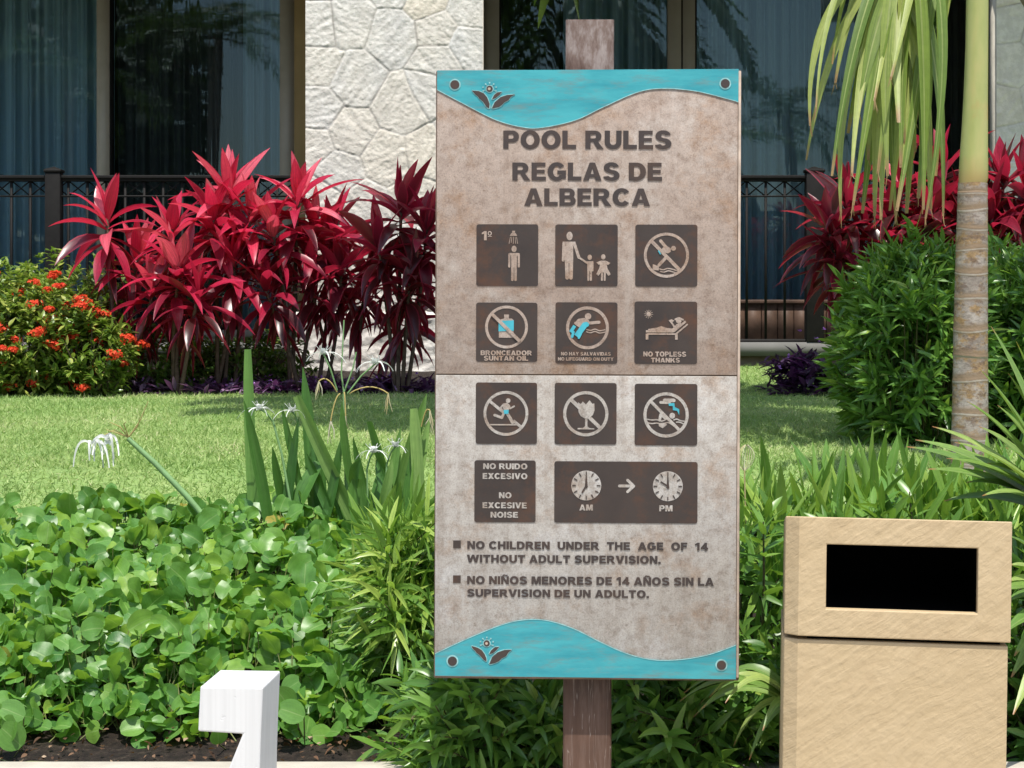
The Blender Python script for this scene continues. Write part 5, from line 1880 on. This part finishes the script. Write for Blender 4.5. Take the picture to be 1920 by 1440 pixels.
# ----- round leaved vine bed
def vines():
    lm, sm, dm = Mesh(), Mesh(), Mesh()
    n = 4100
    y = RNG.uniform(4.15, 5.10, n)
    x = RNG.uniform(-1.66, -.18, n)
    keep = (x < -.27 * y + .98) | (y > 4.9)
    # the right boundary bends behind the shrub beside the sign
    lim = np.interp(y, [4.1, 4.5, 4.9, 5.2], [-.26, -.32, -.36, -.30])
    ok = x < lim
    x, y = x[ok], y[ok]
    n = len(x)
    hgt = np.array([noise.noise(Vector((a * 4.2, b * 4.2, 5))) for a, b in zip(x, y)])
    front = np.clip((y - 4.11) / .16, .3, 1)
    z0 = np.interp(y, [p[0] for p in PROF], [p[1] for p in PROF])
    lay = RNG.uniform(0, 1, n) ** .72
    z = z0 + front * (.035 + lay * (.145 + .045 * hgt))
    P = np.stack([x, y, z], 1)
    az = RNG.uniform(0, 6.28, n)
    el = RNG.normal(.45, .45, n)
    D = np.stack([np.cos(az) * np.cos(el), np.sin(az) * np.cos(el), np.sin(el)], 1)
    N = np.stack([RNG.normal(-.1, .75, n), RNG.normal(-.7, .75, n), np.full(n, .85)], 1)
    L = RNG.uniform(.033, .064, n) * (.75 + .3 * lay)
    rnd = np.clip(RNG.normal(.52, .24, n) + .15 * (lay - .6), 0, .97)
    rnd[RNG.uniform(0, 1, n) < .002] = 1
    lm.leaves(P, D, N, L, L * RNG.uniform(.88, 1.08, n), rnd, .35, RNG.normal(.28, .22, n), roundp, 7, 5, RNG.normal(0, .25, n), .07, .14)
    for i in range(0, n, 1):
        p1 = P[i]
        p0 = np.array([x[i] + RNG.normal(0, .03), y[i] + RNG.normal(0, .03), z0[i] - .005])
        if i % 2 == 0 or lay[i] > .85 or y[i] < 4.35:
            sm.tube([p0, (p0 + p1) / 2 + np.array([RNG.normal(0, .012), RNG.normal(0, .012), .0]), p1], [.0017, .0015, .0012], 4, .5)
    # smaller young leaves along the front edge of the bed
    n3 = 330
    x3, y3 = RNG.uniform(-1.3, -.28, n3), RNG.uniform(4.10, 4.33, n3)
    P3 = np.stack([x3, y3, np.interp(y3, [p[0] for p in PROF], [p[1] for p in PROF]) + RNG.uniform(.02, .15, n3) * np.clip((y3 - 4.08) / .14, .3, 1)], 1)
    D3 = np.stack([RNG.normal(0, .7, n3), RNG.normal(-.4, .5, n3), RNG.normal(.35, .4, n3)], 1)
    N3 = np.stack([RNG.normal(0, .6, n3), RNG.normal(-.7, .5, n3), np.full(n3, .8)], 1)
    L3 = RNG.uniform(.03, .055, n3)
    lm.leaves(P3, D3, N3, L3, L3 * RNG.uniform(.88, 1.05, n3), np.clip(RNG.normal(.5, .2, n3), 0, .97), .35, RNG.normal(.28, .22, n3), roundp, 7, 5, 0, .07, .05)
    # runners over the bare mulch and fallen leaves
    for i in range(4):
        a = np.array([random.uniform(-1.25, -.2), random.uniform(3.98, 4.16), 0])
        pts = []
        d = random.uniform(-.5, .5)
        for k in range(6):
            q = a + np.array([.045 * k * math.cos(d), .02 * k * math.sin(d) - .004 * k, 0])
            q[2] = gz(max(3.9, q[1])) + .012 + .014 * random.random()
            pts.append(q)
            d += random.uniform(-.25, .25)
        sm.tube(pts, .0014, 4, .5)
    n2 = 420
    y2 = RNG.uniform(3.93, 4.25, n2)
    x2 = RNG.uniform(-1.25, -.1, n2)
    P2 = np.stack([x2, y2, np.interp(y2, [p[0] for p in PROF], [p[1] for p in PROF]) + RNG.uniform(.006, .03, n2)], 1)
    D2 = RNG.normal(0, 1, (n2, 3))
    D2[:, 2] *= .3
    dm.leaves(P2, unit(D2), up_normals(D2), RNG.uniform(.006, .016, n2) * (1 + 1.4 * (RNG.uniform(0, 1, n2) < .12)), RNG.uniform(.003, .012, n2), RNG.uniform(0, 1, n2), .5, RNG.normal(.4, .4, n2), lance, 4, 3)
    # a few separate sprigs in front
    for px, py, Y_, s in ((10, 1385, 3.98, .05), (45, 1345, 4.0, .047), (40, 1400, 3.97, .055), (15, 1352, 4.0, .04), (545, 1330, 4.05, .05), (410, 1395, 4.02, .035), (570, 1345, 4.04, .05), (530, 1300, 4.08, .045)):
        c = pt(px, py, Y_)
        d = np.array([[random.uniform(-1, 1), -.2, .5]])
        lm.leaves(np.array([tuple(c)]), d, np.array([[random.uniform(-.4, .4), -.9, .7]]), s * 1.15, s * 1.15, .55, .2, .2, roundp, 7, 5, 0, .07)
        sm.tube([(c.x + random.uniform(-.03, .03), Y_ + .05, gz(Y_ + .05)), tuple(c)], .0015, 4, .5)
    o = tag(lm.build('vine_groundcover', M['round_leaf']), 'bed of glossy round green vine leaves in front of the lawn', 'ground cover', kind='stuff')
    tag(sm.build('stems', M['vine_stem'], o), kind='stuff')
    tag(dm.build('leaf_litter', M['dry_leaf']), 'dry brown fallen leaves on the mulch behind the kerb', 'leaf litter', kind='stuff')


vines()


# ------------------------------------------------------------------ palms
def frond(root, base, az, el, L, leaflet, w, n, droop, mat, name='frond', llen_droop=.8, vee=.35, rr=.010):
    m, p = Mesh(), np.array(base, float)
    d = np.array([math.cos(az) * math.cos(el), math.sin(az) * math.cos(el), math.sin(el)])
    pts, dirs = [p.copy()], [d.copy()]
    for k in range(n):
        d = d + np.array([0, 0, -1]) * droop / n
        d /= np.linalg.norm(d)
        p = p + d * L / n
        pts.append(p.copy())
        dirs.append(d.copy())
    m.tube(pts[::2] + [pts[-1]], np.linspace(rr, .002, len(pts[::2]) + 1), 5, .3)
    P, Dd, Ln = [], [], []
    for k in range(3, n + 1):
        t = k / n
        S = np.cross(dirs[k], [0, 0, 1.0])
        S /= np.linalg.norm(S) + 1e-9
        U = np.cross(S, dirs[k])
        for sg in (-1, 1):
            P.append(pts[k])
            Dd.append(sg * S * (1 - .45 * t) + dirs[k] * (.45 + .7 * t) + U * vee + RNG.normal(0, .09, 3))
            Ln.append(leaflet * math.sin(math.pi * (.16 + .74 * t)) ** .7 * RNG.uniform(.85, 1.1))
    P, Dd = np.array(P), unit(np.array(Dd))
    nn = len(P)
    m.leaves(P, Dd, np.tile([0, 0, 1.0], (nn, 1)) + RNG.normal(0, .2, (nn, 3)), np.array(Ln), w * RNG.uniform(.8, 1.1, nn), RNG.uniform(0, 1, nn), llen_droop * RNG.uniform(.6, 1.4, nn), .3, slim, 5, 3, RNG.normal(0, .3, nn))
    return part(m, name, M[mat], root)


def christmas_palm():
    Y = 6.0
    root = empty('palm_tree', (px2x(1818, Y), Y, gz(Y)), 'slim ringed grey palm with a yellow green crownshaft standing right of the sign', 'palm')
    # trunk: lathe with leaf scar rings
    key = [(1000, 1814, 76), (880, 1817, 70), (760, 1819, 66), (600, 1820, 63), (450, 1822.5, 58), (345, 1824, 54)]
    ky = [k[0] for k in key][::-1]
    rings = [905, 868, 824, 773, 713, 666, 618, 557, 511, 468, 429, 392, 362]
    ys = np.unique(np.concatenate([np.linspace(1010, 343, 120)] + [np.array([r - 3.5, r - 2, r, r + 2, r + 4.5]) for r in rings]))[::-1]
    V, ring, lu, SD = [], [], [], 32
    for y in ys:
        cx = np.interp(y, ky, [k[1] for k in key][::-1])
        wd = np.interp(y, ky, [k[2] for k in key][::-1]) / 2
        dmin = min(rings, key=lambda r_: abs(r_ - y))
        dd = y - dmin
        bul = 1.016 if abs(dd) <= 2 else (1.006 if abs(dd) < 5 else 1.0)
        rv = 1.0 if -6 < dd < -.5 else (.35 if -12 < dd < 5 else 0)
        c = pt(cx, y, Y)
        for k in range(SD):
            a = 2 * math.pi * k / SD
            zz = .0022 * math.sin(a * 2 + dmin) + .003 * math.sin(a + dmin * 3)
            rr = wd / FPX * Y * bul * (1 + .012 * noise.noise(Vector((math.cos(a) * 2, math.sin(a) * 2, y * .02))))
            V.append((c.x + rr * math.cos(a), Y + rr * math.sin(a), c.z + zz))
            ring.append(rv)
            lu.append(.45 if .2 <= dd <= 2.2 else 0)
    n = len(ys)
    F = [(j * SD + k, j * SD + (k + 1) % SD, (j + 1) * SD + (k + 1) % SD, (j + 1) * SD + k) for j in range(n - 1) for k in range(SD)]
    m = Mesh()
    m.add(V, F, 0, lu, ring)
    part(m, 'trunk', M['trunk'], root)
    m = Mesh()
    key = [(344, 1824, 52), (335, 1825, 54), (318, 1825.5, 54), (290, 1826, 52), (250, 1827.5, 49), (180, 1829.5, 45), (90, 1831.5, 42), (0, 1832.5, 41), (-120, 1835, 40), (-230, 1836, 34), (-300, 1837, 20)]
    V, lv = [], []
    for y, cx, wd in key:
        c = pt(cx, y, Y)
        for k in range(SD):
            a = 2 * math.pi * k / SD
            rr = wd / 2 / FPX * Y
            V.append((c.x + rr * math.cos(a), Y + rr * math.sin(a), c.z))
            lv.append(.85 if y > 330 else (.45 if y > 300 else 0.0))
    n = len(key)
    m.add(V, [(j * SD + k, j * SD + (k + 1) % SD, (j + 1) * SD + (k + 1) % SD, (j + 1) * SD + k) for j in range(n - 1) for k in range(SD)], 0, 0, lv)
    part(m, 'crownshaft', M['crownshaft'], root)
    crown = tuple(pt(1837, -290, Y))
    for az, el, L, dr in ((.1, .9, 1.5, 1.3), (.8, .9, 1.5, 1.4), (1.5, 1.0, 1.5, 1.4), (2.3, .9, 1.5, 1.4), (3.0, 1.15, 1.4, 1.1)):
        frond(root, crown, az, el, L, .5, .035, 26, dr, 'frond_leaf')
    # frond behind, thin dark leaflets slanting down to the left
    m = Mesh()
    for k in range(20):
        a = pt(1812 - k * 3.6, -40 + k * 5.5, 6.25)
        e = pt(1706 - k * 1.0 + random.uniform(-6, 6), 45 + k * 7.5 + random.uniform(-8, 8), 6.2)
        m.strip([a, a.lerp(e, .5) + Vector((0, 0, .02)), e], [.006, .017, .015, .003], (0, -.5, 1), random.uniform(0, .45), .3)
    a, b_ = pt(1837, -200, 6.1), pt(1735, 95, 6.25)
    m.tube([tuple(a), tuple(pt(1800, -60, 6.22)), tuple(b_)], .005, 5, .2)
    part(m, 'frond', M['coco_leaf'], root)
    # the frond that hangs in front of the glass: seen along its rachis
    m = Mesh()
    ra = [Vector(crown), pt(1790, -330, 5.85), pt(1725, -210, 5.7), pt(1690, -90, 5.62), pt(1672, 30, 5.6)]
    m.tube([tuple(q) for q in ra], [.012, .011, .009, .006, .003], 6, .4)
    tips = [(1519, 236, 20), (1530, 208, 16), (1512, 300, 22), (1560, 120, 20), (1577, 400, 24), (1600, 385, 28), (1617, 400, 30), (1640, 405, 30), (1628, 300, 30), (1652, 412, 30), (1668, 395, 32), (1664, 330, 30),
            (1690, 340, 28), (1700, 400, 34), (1722, 372, 36), (1745, 392, 32), (1768, 405, 30), (1716, 285, 30), (1590, 250, 30), (1610, 210, 34), (1650, 240, 34), (1685, 230, 36), (1706, 180, 34), (1755, 330, 26), (1735, 410, 26), (1680, 410, 26), (1560, 330, 26), (1640, 330, 28), (1597, 330, 24), (1775, 80, 12), (1768, 70, 10)]
    for k in range(12):
        ty = random.uniform(120, 400)
        cxm = 1640 + ty * .12
        tips.append((random.gauss(cxm, 38 + ty * .05), ty, random.uniform(20, 36)))
    for i, (tx, ty, wpx) in enumerate(tips):
        u = random.uniform(.3, .98)
        kk = min(int(u * 4), 3)
        A = ra[kk].lerp(ra[kk + 1], u * 4 - kk)
        Yt = 5.55 + random.uniform(-.16, .2)
        T = pt(tx, ty, Yt)
        w_ = wpx / FPX * Yt * .92
        side = (tx - 1670) / 3600 * 5.6
        mid = A.lerp(T, .45) + Vector((side * .30 + random.uniform(-.03, .03), random.uniform(-.05, .05), .04))
        m.strip([A, mid, T], [.4 * w_, .8 * w_, w_, w_, .8 * w_, .45 * w_, .2 * w_], (random.uniform(-.75, .75), -1, .3), random.uniform(.1, 1), .22, 3, 18)
        # torn dry threads at the leaflet tip
        for q in range(random.choice((0, 1, 2, 3))):
            e = T + Vector((random.uniform(-.011, .011), random.uniform(-.01, .01), -random.uniform(.008, .045)))
            m.strip([T + Vector((0, 0, .01)), T.lerp(e, .5), e], [.003, .0022, .0008], (0, -1, .1), .9, .1, 2, 4, 1.0)
    part(m, 'hanging_frond', M['frond_leaf'], root)


christmas_palm()


def coconut(label, base, crown, nf, L, leaflet=.55, az0=0.0, az1=6.283, group=None, el=(.1, .9), lw=.04):
    root = empty('coconut_palm', base, label, 'palm', group)
    b, c = Vector(base), Vector(crown)
    m = Mesh()
    ts = np.linspace(0, 1, 14)
    m.tube([(b.x + (c.x - b.x) * t ** 1.6, b.y + (c.y - b.y) * t ** 1.6, b.z + (c.z - b.z) * t) for t in ts], np.linspace(.13, .085, 14), 10)
    part(m, 'trunk', M['coco_trunk'], root)
    for k in range(nf):
        frond(root, crown, az0 + (az1 - az0) * (k + .5) / nf + random.uniform(-.1, .1), random.uniform(*el), L * random.uniform(.85, 1.1), leaflet, lw, 32, random.uniform(1.2, 1.9), 'coco_leaf', rr=.02)
    return root


random.seed(21)
coconut('leaning coconut palm whose crown shades the lawn, frond tips at the top edge', (2.75, 7.6, gz(7.6)), (.30, 8.0, 4.9), 17, 2.4, .7, el=(-.35, .25), lw=.065)
CG = 'coconut palms reflected in the glass doors'
for lb, b, c in (('coconut palm mirrored faintly in the glass right of the sign post', (2.6, -10, 0), (2.2, -9.6, 5.7)),
                 ('coconut palm mirrored in the glass behind the hanging frond', (5.6, -9, 0), (4.9, -8.6, 5.0)),
                 ('coconut palm mirrored in the dark glass left of the pillar', (-5.6, -9, 0), (-5.4, -9, 6.4)),
                 ('coconut palm mirrored in the glass at the far left', (-8.4, -10, 0), (-8.2, -9.8, 5.8))):
    coconut(lb, b, c, 12, 2.4, .6, group=CG)
m = Mesh()
n = 13000
x = np.concatenate([RNG.uniform(-26, 26, 8000), RNG.uniform(-14, -7, 5000)])
top = np.array([3.1 + 1.3 * noise.noise(Vector((a * .35, 0, 0))) + .8 * noise.noise(Vector((a * 1.3, 4, 0))) for a in x])
top = np.where(x < -7.0, top + 5.5, top)
z = RNG.uniform(0, 1, n) ** .7 * top
P = np.stack([x, -17 + RNG.normal(0, .8, n), z], 1)
D = RNG.normal(0, 1, (n, 3))
m.leaves(P, unit(D), up_normals(D), RNG.uniform(.4, .8, n), RNG.uniform(.2, .4, n), RNG.uniform(0, 1, n), .4, .2, lance, 2, 3)
tag(m.build('garden_thicket', M['hedge_far']), 'dark green garden thicket mirrored in the terrace glass', 'trees', kind='stuff')
